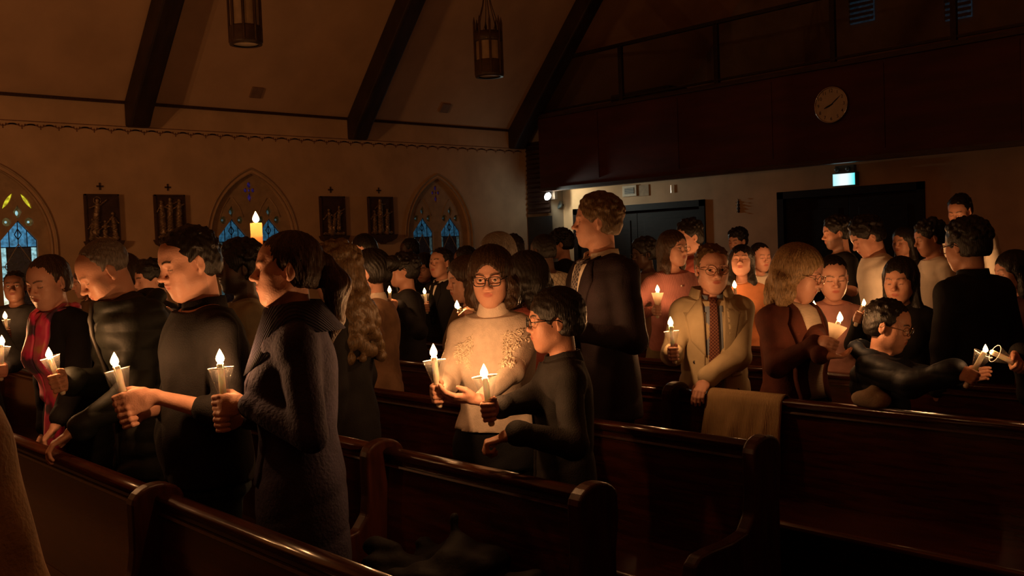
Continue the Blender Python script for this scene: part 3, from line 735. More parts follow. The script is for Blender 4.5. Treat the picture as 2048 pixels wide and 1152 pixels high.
# floor, ceiling, other walls
struct(MB().box((-7, -3, -.1), (15.5, WY+.35, 0)).build('floor', floor_m))
SL = 1.10; ZC = 3.66; YR = 5.0; ZR = ZC+(WY-YR)*SL
mb = MB(); mb.prism([(WY+.1, ZC-.11), (YR, ZR), (-2.5-.1, ZC-.11), (-2.5-.1, ZC+.1), (YR, ZR+.25), (WY+.1, ZC+.1)], 0, -7, 15.5); struct(mb.build('ceiling', plaster2))
struct(MB().box((-7, -2.85, 0), (15.5, -2.5, 3.7)).build('wall_right', darkwood))
struct(MB().prism([(-2.85, 0), (WY+.35, 0), (WY+.35, 3.6), (YR, ZR+.1), (-2.85, 3.6)], 0, -7.3, -7).build('wall_front', darkwood))
struct(MB().prism([(-2.85, 2.6), (WY+.35, 2.6), (WY+.35, 3.6), (YR, ZR+.1), (-2.85, 3.6)], 0, 15.5, 15.8).build('wall_gallery', mat('gallery_plaster', (.30, .2, .14), rough=.9, noise=.2, nscale=3, bump=.2)))
# back wall under the gallery, with door openings
def yz_plate(name, outer, holes, x0, x1, m, parent=None):
    o = plate(name, outer, holes, x0, x1, m, parent); o.data.transform(Matrix(((0, 1, 0, 0), (1, 0, 0, 0), (0, 0, 1, 0), (0, 0, 0, 1)))); o.data.flip_normals(); return o
rect = lambda a, b, c, d: [(a, c), (b, c), (b, d), (a, d)]
D1 = (8.95, 11.72, 2.25); D2 = (5.56, 7.69, 2.27)
wb = yz_plate('wall_back', [(-2.85, 0), (12.25, 0), (12.25, 2.62), (-2.85, 2.62)], [rect(D1[0], D1[1], .001, D1[2]), rect(D2[0], D2[1], .001, D2[2])], BX, BX+.25, plaster); struct(wb)
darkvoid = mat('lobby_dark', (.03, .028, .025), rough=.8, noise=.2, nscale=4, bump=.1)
for k, D in enumerate((D1, D2)):
    root = struct(empty('door_%d' % (k+1), (BX, (D[0]+D[1])/2, 0))); yc = (D[0]+D[1])/2; w = (D[1]-D[0])/2
    mb = MB(); t = .10
    for a, b in ((-w, -w+t), (w-t, w)): mb.box((-.03, a, 0), (.16, b, D[2]))
    mb.box((-.03, -w, D[2]-t), (.16, w, D[2])); mb.build('door_frame', doorwood, root)
    nl = 2
    for i in range(nl):
        a = -w+t+(2*w-2*t)*i/nl+.004; b = -w+t+(2*w-2*t)*(i+1)/nl-.004
        lf = bevel(MB().box((.04, a, .01), (.09, b, D[2]-t-.005)).build('door_leaf', doorwood, root), .003)
        mb = MB()
        for z0, z1 in ((.25, 1.0), (1.15, 2.0)): mb.box((.030, a+.14, z0), (.042, b-.14, z1))
        bevel(mb.build('door_panel', doorwood, lf), .008)
        MB().tube([(.03, b-.08 if i == 0 else a+.08, .95), (-.02, b-.08 if i == 0 else a+.08, .96), (-.02, b-.08 if i == 0 else a+.08, 1.14), (.03, b-.08 if i == 0 else a+.08, 1.15)], .009, 8).build('door_handle', iron, lf, True)
    if k == 0:
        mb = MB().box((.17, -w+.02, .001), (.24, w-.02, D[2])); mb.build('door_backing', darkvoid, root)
# partition beside the gallery front, with louvres above a dark opening
PX = 11.93
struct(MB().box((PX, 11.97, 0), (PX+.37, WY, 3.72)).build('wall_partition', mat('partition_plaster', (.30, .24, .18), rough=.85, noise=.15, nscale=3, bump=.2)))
lv = empty('louvre_panel', (PX, 12.18, 2.2), 0, 'slatted dark louvre panel in the corner left of the gallery front', 'louvre')
mb = MB().box((-.015, -.28, 0), (0.001, .28, 1.25)); mb.build('louvre_frame', darkwood, lv)
for k in range(15): MB().prism([(-.045, k*.083+.005), (-.012, k*.083+.050), (-.012, k*.083+.062), (-.050, k*.083+.017)], 1, -.27, .27).build('slat', darkwood, lv)
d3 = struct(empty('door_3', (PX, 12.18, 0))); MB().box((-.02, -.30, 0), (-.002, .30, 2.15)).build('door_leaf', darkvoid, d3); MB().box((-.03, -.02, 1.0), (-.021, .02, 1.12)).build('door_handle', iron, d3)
# unseen screen added to keep the off-picture candle light off people and pews
struct(MB().box((-2.6, -2.5, 0), (-2.5, 6.25, 2.75)).build('light_screen', darkwood))
# cornice and painted frieze on the side wall
struct(MB().box((-7, WY-.035, 3.635), (PX, WY, 3.672)).build('trim_1', darkwood))
mb = MB(); y = WY-.004; zf = 3.345; fr_m = mat('stencil_brown', (.20, .085, .04), rough=.85, noise=.3, nscale=30, bump=.05)
mb.box((-2, y, zf), (11.9, WY-.001, zf+.010))
k = 0; x = -2.0
while x < 11.85:
    n = 9
    for j in range(n):
        a0, a1 = math.pi*j/n, math.pi*(j+1)/n; c = x+.105
        for r, t, dz in ((.085, .018, -.005), (.045, .016, -.012)):
            p = [(c+r*math.cos(a0), zf+dz-.25*r-.32*r*(1-math.sin(a0))), (c+r*math.cos(a1), zf+dz-.25*r-.32*r*(1-math.sin(a1)))]
            mb.add([(p[0][0], y, p[0][1]), (p[1][0], y, p[1][1]), (p[1][0], y, p[1][1]-t), (p[0][0], y, p[0][1]-t)], [(0, 1, 2, 3)])
    for dx, dz, q in ((0, -.058, .018), (0, -.083, .010), (.035, -.036, .010), (-.035, -.036, .010)):
        mb.add([(x+dx-q, y, zf+dz), (x+dx, y, zf+dz+q*1.1), (x+dx+q, y, zf+dz), (x+dx, y, zf+dz-q*1.1)], [(0, 1, 2, 3)])
    x += .21; k += 1
struct(mb.build('trim_2', fr_m))
# roof beams down to the wall
for k, bx in enumerate((1.75, 5.03, 8.37, 11.66)):
    w = .135; sp = []
    mb = MB(); d = .36
    mb.prism([(WY, 3.34), (WY-.16, 3.33), (WY-.30, 3.52), (YR+.3, ZR-.3*SL-d*1.2), (YR, ZR-d*1.3), (YR, ZR), (WY, ZC)], 0, bx-w, bx+w)
    o = mb.build('roof_beam', beam_m); bevel(o, .03, 2)
    tag(o, ['dark sloping roof beam above the left end of the side wall', 'dark roof beam landing left of the pointed window behind the tall candle', 'dark roof beam landing between the middle and right pointed windows, behind no lantern', 'dark roof beam in the far corner crossing the gallery railing'][k], 'beam', None)
# ------------------------------------------------------------------ stained glass windows
def glassm(name, col, s):
    m = mat(name, tuple(c*.4 for c in col), rough=.25, noise=.5, nscale=9, bump=.6, bscale=60)
    nt = m.node_tree; b = nt.nodes['Principled BSDF']; n = nt.nodes.new('ShaderNodeTexNoise'); n.inputs['Scale'].default_value = 26; n.inputs['Detail'].default_value = 4
    tc = nt.nodes.new('ShaderNodeTexCoord'); nt.links.new(tc.outputs['Object'], n.inputs[0]); r = nt.nodes.new('ShaderNodeValToRGB')
    r.color_ramp.elements[0].color = (*[c*.45 for c in col], 1); r.color_ramp.elements[1].color = (*[min(1, c*1.5) for c in col], 1); r.color_ramp.elements[0].position = .35; r.color_ramp.elements[1].position = .7
    nt.links.new(n.outputs[0], r.inputs[0]); nt.links.new(r.outputs[0], b.inputs['Emission Color']); b.inputs['Emission Strength'].default_value = s; return m
lead = mat('leading', (.03, .022, .018), rough=.5, metal=.4, noise=.2, bump=.2)
def diam(cx, cz, w, h): return [(cx-w, cz), (cx, cz-h), (cx+w, cz), (cx, cz+h)]
def circ(cx, cz, r, n=16, rz_=None): return [(cx+r*math.cos(2*math.pi*i/n), cz+(rz_ or r)*math.sin(2*math.pi*i/n)) for i in range(n)]
def sliver(x0, z0, x1, z1, w, n=8):
    L = []; R_ = []; dx, dz = x1-x0, z1-z0; l = math.hypot(dx, dz); nx, nz = -dz/l, dx/l
    for i in range(n+1):
        t = i/n; b = w*math.sin(math.pi*t)
        L.append((x0+dx*t+nx*b, z0+dz*t+nz*b)); R_.append((x0+dx*t-nx*b, z0+dz*t-nz*b))
    return L+R_[::-1][1:-1]
for wi, cx in enumerate(WINX):
    root = struct(empty('window_%d' % (wi+1), (0, 0, 0))); st = [1.25, .42, .28][wi]
    blue = glassm('blue_glass_%d' % wi, (.06, .26, .46), st*.55); pale = glassm('pale_glass_%d' % wi, (.22, .42, .45), st*[1.0, .35, .3][wi]); cream = glassm('cream_glass_%d' % wi, (.8, .85, .55), st*[1.1, .3, .2][wi])
    dk = glassm('dark_figure_glass_%d' % wi, (.05, .03, .03), .05); olive = glassm('olive_glass_%d' % wi, (.20, .15, .05), st*[.25, .12, .1][wi]); purple = glassm('purple_glass_%d' % wi, (.10, .05, .40), st*.32); yellow = glassm('yellow_glass_%d' % wi, (.75, .62, .03), st*.65)
    y1 = WY+.09
    # moulding round the arch and the tracery plate
    for g, t, yy, nm in ((.055, .020, WY-.012, 'arch_moulding'), (0.0, .016, WY-.004, 'arch_moulding')):
        A = ARCH(cx, g)[1:-0 or None]; mb = MB(); mb.tube([(x, yy, z) for x, z in A], t*.6, 6); mb.build(nm, stone_m, root, True)
    lan = []; holes = []
    for s in (-1, 1):
        lx = cx+s*.285; lan.append(lx)
        holes.append([(lx-.205, 1.0), (lx+.205, 1.0), (lx+.205, 1.93), (lx, 2.17), (lx-.205, 1.93)])
        holes.append(diam(lx, 2.268, .052, .080)); holes.append(circ(lx-.125, 2.150, .052)); holes.append(circ(lx+.125, 2.150, .052))
    qx, qz = cx, 2.565
    if wi == 0: holes += [sliver(lan[0]+.04, 2.50, lan[0]+.17, 2.30, .025), sliver(lan[0]-.04, 2.50, lan[0]-.17, 2.30, .025), sliver(lan[1]+.04, 2.50, lan[1]+.17, 2.30, .025), sliver(lan[1]-.04, 2.50, lan[1]-.17, 2.30, .025)]
    Q4 = circ(qx, qz+.075, .036, rz_=.045)+[]
    for c in (circ(qx, qz+.075, .034, rz_=.042), circ(qx-.058, qz, .030), circ(qx+.058, qz, .030), circ(qx, qz, .022), diam(qx, qz-.10, .038, .072)): holes.append(c)
    plate('tracery', ARCH(cx, -.001), holes, y1-.03, y1+.05, stone_m, root)
    if wi > 0:
        mb = MB()
        for lx in lan:
            for s in (-1, 1): mb.tube([(lx+s*.02, y1-.03, 2.46), (lx+s*.12, y1-.03, 2.33), (lx+s*.175, y1-.03, 2.19)], .009, 6)
        mb.build('tracery_rib', stone_m, root, True)
    # panes: each lancet one pane mesh per colour, just behind the plate
    yg = y1+.015
    def pane(name, polys, m):
        mb = MB()
        for P in polys: mb.prism(P, 1, yg, yg+.006)
        mb.build(name, m, root)
    for lx in lan:
        c = lambda dx, dz: (lx+dx, dz)
        pane('glass_pane', [[c(-.2, 1.85), c(0, 1.85), c(0, 2.165), c(-.2, 1.93)], [c(0, 1.85), c(.2, 1.85), c(.2, 1.93), c(0, 2.165)]], blue)
        pane('glass_pane', [[c(-.205, 1.45), c(-.135, 1.45), c(-.135, 1.85), c(-.205, 1.85)], [c(.135, 1.45), c(.205, 1.45), c(.205, 1.85), c(.135, 1.85)]], pale)
        pane('glass_pane', [[c(-.205, 1.0), c(-.135, 1.0), c(-.135, 1.45), c(-.205, 1.45)], [c(.135, 1.0), c(.205, 1.0), c(.205, 1.45), c(.135, 1.45)]], cream if wi == 0 else pale)
        pane('glass_pane', [[c(-.135, 1.0), c(.135, 1.0), c(.135, 1.85), c(-.135, 1.85)]], dk)
        mb = MB(); yl = yg-.004
        for a, b in (((-.2, 1.85), (.2, 1.85)), ((0, 1.85), (0, 2.165)), ((-.1, 1.85), (-.1, 2.05)), ((.1, 1.85), (.1, 2.05)), ((-.135, 1.0), (-.135, 1.85)), ((.135, 1.0), (.135, 1.85)), ((-.205, 1.62), (-.135, 1.62)), ((.205, 1.62), (.135, 1.62)), ((-.205, 1.45), (-.135, 1.45)), ((.205, 1.45), (.135, 1.45)), ((-.04, 2.0), (0, 1.94)), ((.04, 2.0), (0, 1.94)), ((-.04, 2.0), (0, 2.07)), ((.04, 2.0), (0, 2.07)),
                     ((-.205, 1.0), (-.205, 1.93)), ((.205, 1.0), (.205, 1.93)), ((-.205, 1.93), (0, 2.17)), ((.205, 1.93), (0, 2.17))):
            mb.tube([(lx+a[0], yl, a[1]), (lx+b[0], yl, b[1])], .006, 5)
        mb.build('leading', lead, root)
        mb = MB()
        for a, b in (((0, 1.89), (-.165, 1.62)), ((0, 1.89), (.165, 1.62)), ((-.165, 1.62), (0, 1.34)), ((.165, 1.62), (0, 1.34))): mb.tube([(lx+a[0], yl-.004, a[1]), (lx+b[0], yl-.004, b[1])], .006, 5)
        mb.build('diamond_leading', mat('pale_leading', (.35, .27, .2), rough=.5, noise=.2, bump=.1), root)
        pane('glass_pane', [diam(lx, 2.268, .054, .084), circ(lx-.125, 2.15, .052), circ(lx+.125, 2.15, .052)], olive)
        mb = MB()
        for P in (circ(lx, 2.258, .016, 10, .030), circ(lx-.125, 2.15, .014), circ(lx+.125, 2.15, .014)): mb.prism(P, 1, yg-.004, yg)
        mb.build('glass_jewel', pale, root)
    pane('glass_pane', [circ(qx, qz+.075, .036, rz_=.045), circ(qx-.058, qz, .032), circ(qx+.058, qz, .032), circ(qx, qz, .023), diam(qx, qz-.10, .04, .075)], purple)
    if wi == 0: pane('glass_pane', [sliver(lx+s*.04, 2.50, lx+s*.17, 2.30, .027) for lx in lan for s in (-1, 1)], yellow)
    MB().box((cx-.75, WY-.10, .90), (cx+.75, WY+.02, .96)).build('window_sill', stone_m, root)
# ------------------------------------------------------------------ relief plaques and crosses
rel_m = mat('relief_bronze', (.30, .19, .11), rough=.42, metal=.35, noise=.4, nscale=18, bump=.4)
rel_bg = mat('relief_ground', (.06, .028, .018), rough=.6, noise=.3, nscale=12, bump=.3)
PLQ = [(4.33, 4.75, 'relief plaque of a haloed figure with raised arm, leftmost on the wall'), (5.21, 5.62, 'relief plaque of standing robed figures partly behind the man in black'),
       (7.69, 8.11, 'darkest relief plaque, right of the tall candle and its window'), (8.54, 8.99, 'relief plaque of a draped figure nearest the right-hand pointed window')]
for k, (x0, x1, lb) in enumerate(PLQ):
    xc = (x0+x1)/2; w = (x1-x0)/2; root = empty('relief_plaque', (xc, WY, 1.90), 0, lb, 'plaque', 'relief plaques on the side wall')
    bevel(MB().box((-w, -.05, 0), (w, -.001, .585)).build('panel', rel_bg, root), .006)
    mb = MB()
    for a, b, c, d in ((-w, -w+.018, 0, .585), (w-.018, w, 0, .585), (-w, w, .567, .585)): mb.box((a, -.065, c), (b, -.045, d))
    mb.build('frame', rel_bg, root)
    mb = MB(); mb.prism([(-w-.03, 0), (w+.03, 0), (w, -.06), (w*.55, -.11), (w*.2, -.12), (.0, -.15), (-w*.2, -.12), (-w*.55, -.11), (-w, -.06)][::-1], 1, -.13, -.001); bevel(mb.build('shelf', rel_bg, root), .008)
    r = random.Random(10+k); f = Fld()
    if k == 0: figs = [(-.06, .02, .50, 1.0, .6), (.12, .0, .34, .8, -.5), (-.13, 0, .26, .7, .3), (.02, 0, .24, .7, 0)]
    elif k == 1: figs = [(-.12, 0, .49, 1, -.2), (0, 0, .52, 1, .3), (.12, 0, .50, 1, .2)]
    elif k == 2: figs = [(.02, 0, .30, .9, .8), (-.08, 0, .38, .8, -.3), (.10, 0, .42, .8, .3)]
    else: figs = [(-.02, 0, .52, 1.15, .1), (.11, 0, .38, .9, .3), (-.13, 0, .36, .8, .0)]
    for fx, _, fz, sc, ln in figs:
        fx = max(-w+.05, min(w-.05, fx)); yy = -.058
        f.ell((fx, yy, fz), (.024*sc, .022, .030*sc), .01)
        f.cap((fx, yy, fz-.05), (fx-.03*ln, yy, fz-.17*sc), .030*sc, .036*sc, .012)
        f.cap((fx-.03*ln, yy+.004, fz-.17*sc), (max(-w+.04, min(w-.04, fx-.06*ln)), yy+.006, max(.03, fz-.40*sc)), .034*sc, .045*sc, .012)
        f.cap((fx+.02, yy-.006, fz-.06), (max(-w+.02, min(w-.02, fx+.09+.04*ln)), yy-.01, min(.55, fz-.06+.12*ln)), .012, .009, .008); f.cap((fx-.02, yy-.006, fz-.06), (max(-w+.02, fx-.10), yy-.01, fz-.12+.05*ln), .012, .009, .008)
    if k == 0:
        hx = -.06
        for i in range(12): a = 2*math.pi*i/12; b = a+2*math.pi/12; f.cap((hx+.045*math.cos(a), -.056, .505+.045*math.sin(a)), (hx+.045*math.cos(b), -.056, .505+.045*math.sin(b)), .006, .006, .003)
    f.cap((-w+.04, -.055, .03), (w-.04, -.055, .03), .02, .02, .02)
    f.disp = lambda X, Y, Z: .0045*np.sin(X*120+25*np.sin(Z*14))*np.clip((.45-Z)*6, 0, 1)+.002*np.sin(Z*140+X*60)
    V, Fc = f.mesh(.006); mk('relief_figures', V, Fc, rel_m, root)
    mb = MB(); cxx = xc-.02
    mb.box((-.011, -.012, -.045), (.011, -.001, .045)); mb.box((-.042, -.012, -.011), (.042, -.001, .011))
    o = mb.build('wall_cross', rel_bg); o.location = (xc, WY, 2.585); bevel(o, .003)
    tag(o, 'small dark cross above the '+['haloed figure plaque at left', 'plaque behind the man in black', 'darkest plaque right of the tall candle', 'plaque nearest the right-hand window'][k], 'cross', 'small crosses above the plaques')
# ------------------------------------------------------------------ gallery
GX = 11.75; GE = 11.97; YB = -2.5
mb = MB().box((GX, YB, 2.58), (GX+.10, GE, 3.80)); o = mb.build('gallery_balcony', balc_m); bevel(o, .01); tag(o, 'red-brown panelled gallery front carrying the round clock', 'balcony')
MB().box((GX-.03, YB, 3.80), (GX+.15, GE, 3.86)).build('ledge', darkwood, o); MB().box((GX-.02, YB, 2.56), (GX+.12, GE, 2.62)).build('lower_moulding', darkwood, o)
mb = MB()
for k in range(9): mb.box((GX-.012, YB+.3+k*1.6, 2.70), (GX+.001, YB+.33+k*1.6, 3.75))
mb.build('panel_strip', balc_m, o)
struct(MB().box((PX+.05, YB, 2.60), (15.5, WY, 2.72)).build('gallery_floor', plaster))
rl = empty('gallery_railing', (GX+.05, 0, 3.86), 0, 'dark metal railing with glass panels along the top of the gallery front', 'railing')
posts = [11.90]+[atX(x, y, GX+.05)[1] for x, y in ((1242, 150), (1433, 110), (1666, 70))]
posts += [posts[-1]-1.55, posts[-1]-3.1, posts[-1]-4.6]
MB().box((-.03, YB, .85), (.03, 11.95, .90)).build('top_rail', iron, rl)
MB().box((-.02, YB, .04), (.02, 11.95, .07)).build('bottom_rail', iron, rl)
for yv in posts: bevel(MB().box((-.03, yv-.035, 0), (.03, yv+.035, .86)).build('post', iron, rl), .004)
for a, b in zip(posts[:-1], posts[1:]): MB().box((-.004, b+.045, .08), (.004, a-.045, .84)).build('glass_panel', rail_glass, rl)
# gallery window slats glimmering blue, far back
for k, (px, py, w) in enumerate(((1722, 8, .42), (1915, -2, .40))):
    p = atX(px, py, 15.42); root = struct(empty('window_%d' % (k+4), p)); MB().box((.02, -w/2, -.3), (.05, w/2, .45)).build('glass_pane', glassm('night_glass', (.04, .10, .16), .12), root)
    for j in range(9): MB().box((-.02, -w/2, -.28+j*.085), (.0, w/2, -.235+j*.085)).build('blind_slat', darkwood, root)
# pair of small glowing amber spots behind the glass, on a dark box
cs = empty('gallery_box', atX(1297, 190, 12.6)*np.array([1, 1, 0])+np.array([0, 0, 2.72]), 0, 'dark box behind the gallery glass carrying two tiny amber lights', 'cabinet')
zc = atX(1290, 172, 12.6)[2]-2.72
bevel(MB().box((-.25, -.6, 0), (.25, .6, zc-.10)).build('case', darkwood, cs), .01)
amb = mat('amber_glow', (.9, .5, .1), emit=(1, .5, .1), estr=2.2, noise=.1, bump=.01)
for dy in (-.085, .085): MB().lathe([(.0001, 0), (.012, .002), (.014, .02), (.009, .032), (.0001, .036)], 12, (0, dy, zc-.10)).build('amber_spot', amb, cs, True)
# ------------------------------------------------------------------ clock
ck = atX(1663, 210, GX-.02); root = empty('wall_clock', ck, 0, 'round pale wall clock with black hands on the gallery front', 'clock')
Mx = Matrix.Rotation(-math.pi/2, 3, 'Y'); R0 = .232
dial = mat('clock_dial', (.62, .52, .40), rough=.6, noise=.08, nscale=10, bump=.05); black = mat('black_paint', (.012, .01, .01), rough=.5, noise=.1, bump=.05); chrome = mat('chrome', (.6, .55, .5), rough=.25, metal=1, noise=.05, bump=.02)
MB().lathe([(.0001, .0), (R0-.01, .0), (R0-.01, .012), (.0001, .012)], 48, (0, 0, 0), Mx).build('dial', dial, root)
MB().lathe([(R0-.012, -.005), (R0, -.005), (R0+.006, .015), (R0-.002, .028), (R0-.012, .024), (R0-.016, .012)], 48, (0, 0, 0), Mx, caps=False).build('rim', chrome, root, True)
def face_pt(a, r): return (-.014, -math.sin(a)*r, math.cos(a)*r)   # seen from -X: right is -Y
hands = [(math.radians(8.2*30+2), .105, .011, 'hour_hand'), (math.radians(8*6+4), .165, .007, 'minute_hand')]
for a, L, w, nm in hands:
    d = Vector((0, -math.sin(a), math.cos(a))); n = Vector((0, -math.cos(a), -math.sin(a))); V = []
    for x in (-.020, -.016):
        for t, ww in ((-.03, w*.7), (L*.6, w), (L, w*.25)):
            for sg in (-1, 1): q = d*t+n*ww*sg; V.append((x, q.y, q.z))
    mk(nm, V, [(0, 1, 3, 2), (2, 3, 5, 4), (6, 8, 9, 7), (8, 10, 11, 9), (0, 2, 8, 6), (2, 4, 10, 8), (1, 7, 9, 3), (3, 9, 11, 5), (4, 5, 11, 10), (0, 6, 7, 1)], black, root, False)
for i in range(12):
    cu = bpy.data.curves.new('numeral', 'FONT'); cu.body = str(i if i else 12); cu.size = .062; cu.extrude = .001; cu.align_x = 'CENTER'; cu.align_y = 'CENTER'; cu.materials.append(black)
    t_ = bpy.data.objects.new('numeral', cu); COL.objects.link(t_); bpy.context.view_layer.update(); me = bpy.data.meshes.new_from_object(t_.evaluated_get(bpy.context.evaluated_depsgraph_get())); bpy.data.objects.remove(t_); me.name = 'numeral_%d' % i; o = bpy.data.objects.new('numeral', me); COL.objects.link(o); o.parent = root; a = 2*math.pi*i/12; q = face_pt(a, .180); o.location = (-.0145, q[1], q[2]); o.rotation_euler = (math.pi/2, 0, -math.pi/2)
# ------------------------------------------------------------------ exit sign
ex = atX(1690, 359, BX-.07); root = empty('exit_sign', ex, 0, 'glowing cyan-white exit sign box over the wide dark doorway', 'exit sign')
hw, hh = .158, .078; sgn = mat('sign_housing', (.10, .13, .14), rough=.4, noise=.1, bump=.05)
mb = MB().box((-.03, -hw-.012, -hh-.012), (.068, hw+.012, hh+.012)); bevel(mb.build('housing', sgn, root), .005)
sm = bpy.data.materials.new('sign_light'); sm.use_nodes = True; nt = sm.node_tree; nt.nodes.clear(); o_ = nt.nodes.new('ShaderNodeOutputMaterial'); e_ = nt.nodes.new('ShaderNodeEmission'); tc = nt.nodes.new('ShaderNodeTexCoord'); sp = nt.nodes.new('ShaderNodeSeparateXYZ'); rp = nt.nodes.new('ShaderNodeValToRGB')
nt.links.new(tc.outputs['Generated'], sp.inputs[0]); nt.links.new(sp.outputs[1], rp.inputs[0]); nt.links.new(rp.outputs[0], e_.inputs[0]); nt.links.new(e_.outputs[0], o_.inputs[0]); e_.inputs[1].default_value = 1.0
rp.color_ramp.elements[0].color = (.10, .95, 1, 1); rp.color_ramp.elements[0].position = 0; rp.color_ramp.elements[1].color = (.45, .95, 1, 1); rp.color_ramp.elements[1].position = 1; q = rp.color_ramp.elements.new(.35); q.color = (.9, 1, 1, 1); q = rp.color_ramp.elements.new(.62); q.color = (.95, 1, 1, 1)
MB().box((-.034, -hw, -hh), (-.031, hw, hh)).build('lit_panel', sm, root)
MB().box((-.01, -hw*.85, hh+.012), (.06, hw*.85, hh+.11)).build('mount_box', sgn, root)
for dy in (.10, -.06): MB().lathe([(.0001, -.02), (.022, -.016), (.032, .006), (.026, .02), (.0001, .022)], 14, (-.03, dy, hh+.06), Matrix.Rotation(-math.pi/2, 3, 'Y')).build('lamp_head', sgn, root, True)
# ------------------------------------------------------------------ emergency light beside the partition
eb = atX(1097, 393, 11.80); root = empty('emergency_light', eb, 0, 'dazzling white emergency spotlight in the corner under the gallery', 'lamp')
MB().box((.06, -.09, -.05), (.128, .09, .09)).build('battery_box', iron, root)
MB().tube([(.08, 0, 0), (.06, 0, 0), (.02, 0, 0)], .012, 8).build('bracket', iron, root, True)
MB().lathe([(.0001, -.03), (.022, -.028), (.034, -.005), (.036, .01), (.033, .01), (.028, -.002)], 20, (0, 0, 0), Matrix.Rotation(math.pi/2*.9, 3, 'Y') @ Matrix.Rotation(math.pi, 3, 'X')).build('lamp_head', sgn, root, True)
MB().lathe([(.0001, -.045), (.030, -.038), (.060, -.018), (.070, 0), (.060, .018), (.030, .038), (.0001, .045)], 24, (-.050, -.030, 0), Matrix.Rotation(-1.2, 3, 'Y')).build('bulb', mat('emergency_bulb', (1, 1, 1), emit=(.85, 1, .97), estr=14, noise=.01, bump=.001), root, True)
def lamp(name, kind, loc, power, col, size, parent=None, rot=None, spot=None, blend=.6):
    ld = bpy.data.lights.new(name, kind); ld.energy = power; ld.color = col
    if kind in ('POINT', 'SPOT'): ld.shadow_soft_size = size
    if kind == 'SPOT': ld.spot_size = spot; ld.spot_blend = blend
    if kind == 'AREA': ld.size = size
    o = bpy.data.objects.new(name, ld); COL.objects.link(o); o.location = loc
    if rot is not None: o.rotation_euler = rot
    if parent is not None: o.parent = parent
    return o
aim = Vector((-.26, -.93, -.22)); lamp('emergency_glow', 'SPOT', (-.10, -.13, 0), 55, (.86, 1, .88), .04, root, rot=aim.to_track_quat('-Z', 'Y').to_euler(), spot=math.radians(104), blend=.8)
aim2 = Vector((.85, -.52, -.05)); lamp('emergency_wash', 'SPOT', (-.04, -.09, 0), 30, (.98, 1, .76), .03, root, rot=aim2.to_track_quat('-Z', 'Y').to_euler(), spot=math.radians(165), blend=.5)
lamp('emergency_spill', 'POINT', (-.02, -.20, -.02), 1.2, (.86, 1, .85), .04, root)
e2 = atX(1122, 410, BX-.05); r2 = empty('spotlight_head', e2, 0, 'unlit round spotlight head on the bright wall right of the dazzling lamp', 'lamp')
MB().lathe([(.0001, -.05), (.045, -.045), (.075, .0), (.07, .02), (.0001, .025)], 20, (-.05, 0, 0), Matrix.Rotation(-1.2, 3, 'Y')).build('lamp_head', sgn, r2, True); MB().tube([(.05, 0, 0), (-.02, 0, 0)], .02, 8).build('bracket', iron, r2, True)
# small things on the back wall
p = atX(1121, 442, BX); o = bevel(MB().box((-.03, -.035, -.055), (-.001, .035, .055)).build('wall_switch', darkwood), .004); o.location = p; tag(o, 'small dark box on the strip of wall below the unlit spotlight head', 'switch')
p = atX(1261, 382, BX); root = empty('air_grille', p, 0, 'pale framed air grille high on the wall right of the tall man', 'vent')
mb = MB().box((-.03, -.15, -.09), (-.001, .15, .09)); bevel(mb.build('frame', mat('grille_paint', (.62, .5, .36), rough=.6, noise=.1, bump=.05), root), .006); MB().box((-.034, -.10, -.05), (-.028, .10, .05)).build('opening', black, root)
for k in range(4): MB().box((-.042, -.10, -.045+k*.026), (-.033, .10, -.038+k*.026)).build('slat', MATS['grille_paint'], root)
p = atX(1286, 381, BX); o = bevel(MB().box((-.012, -.13, -.09), (-.001, .13, .09)).build('cover_plate', mat('plate_paint', (.42, .29, .18), rough=.8, noise=.15, bump=.05)), .004); o.location = p; tag(o, 'plain tan cover plate directly right of the framed air grille', 'panel')
p = atX(1344, 378, BX); o = MB().tube([(-.02, 0, -.06), (-.02, 0, .06)], .008, 8).build('wall_bracket', chrome); o.location = p; tag(o, 'thin bright vertical rod on the wall above the dark double door', 'bracket')
p = atX(1477, 412, BX); root = empty('wall_ornament', p, 0, 'narrow dark ornament with gold glints between the two dark doors', 'ornament')
MB().lathe([(.0001, .14), (.012, .13), (.008, .11), (.030, .08), (.014, .05), (.040, .02), (.018, -.01), (.042, -.05), (.020, -.08), (.034, -.11), (.0001, -.14)], 14, (0, 0, 0), Matrix.Scale(.75, 3)).build('stem', iron, root, True)
for dy, dz in ((0, .145), (.02, .07), (.03, .01), (.03, -.12)): MB().lathe([(.0001, -.01), (.009, 0), (.0001, .01)], 10, (-.035, dy*.75, dz*.75)).build('gold_bead', MAT_GOLD, root, True)
# ceiling fittings
for k, (px, py) in enumerate(((512, 184), (889, 215))):
    d = ray(px, py); t = (ZC-CAM_H+SL*WY)/(d[2]+SL*d[1]); p = CAM+d*t; n = Vector((0, -SL, -1)).normalized()
    o = bevel(MB().box((-.085, -.085, 0), (.085, .085, .03)).build('ceiling_speaker', mat('speaker_grey', (.26, .15, .09), rough=.7, noise=.15, bump=.3)), .008)
    o.matrix_world = Matrix.Translation(Vector(p)+n*.0) @ Matrix(((1, 0, n.x), (0, -n.z, n.y), (0, n.y, n.z))).to_4x4()
    tag(o, ['small square speaker on the sloping ceiling under the left lantern', 'small square speaker on the sloping ceiling left of the right lantern'][k], 'speaker', 'small ceiling speakers')
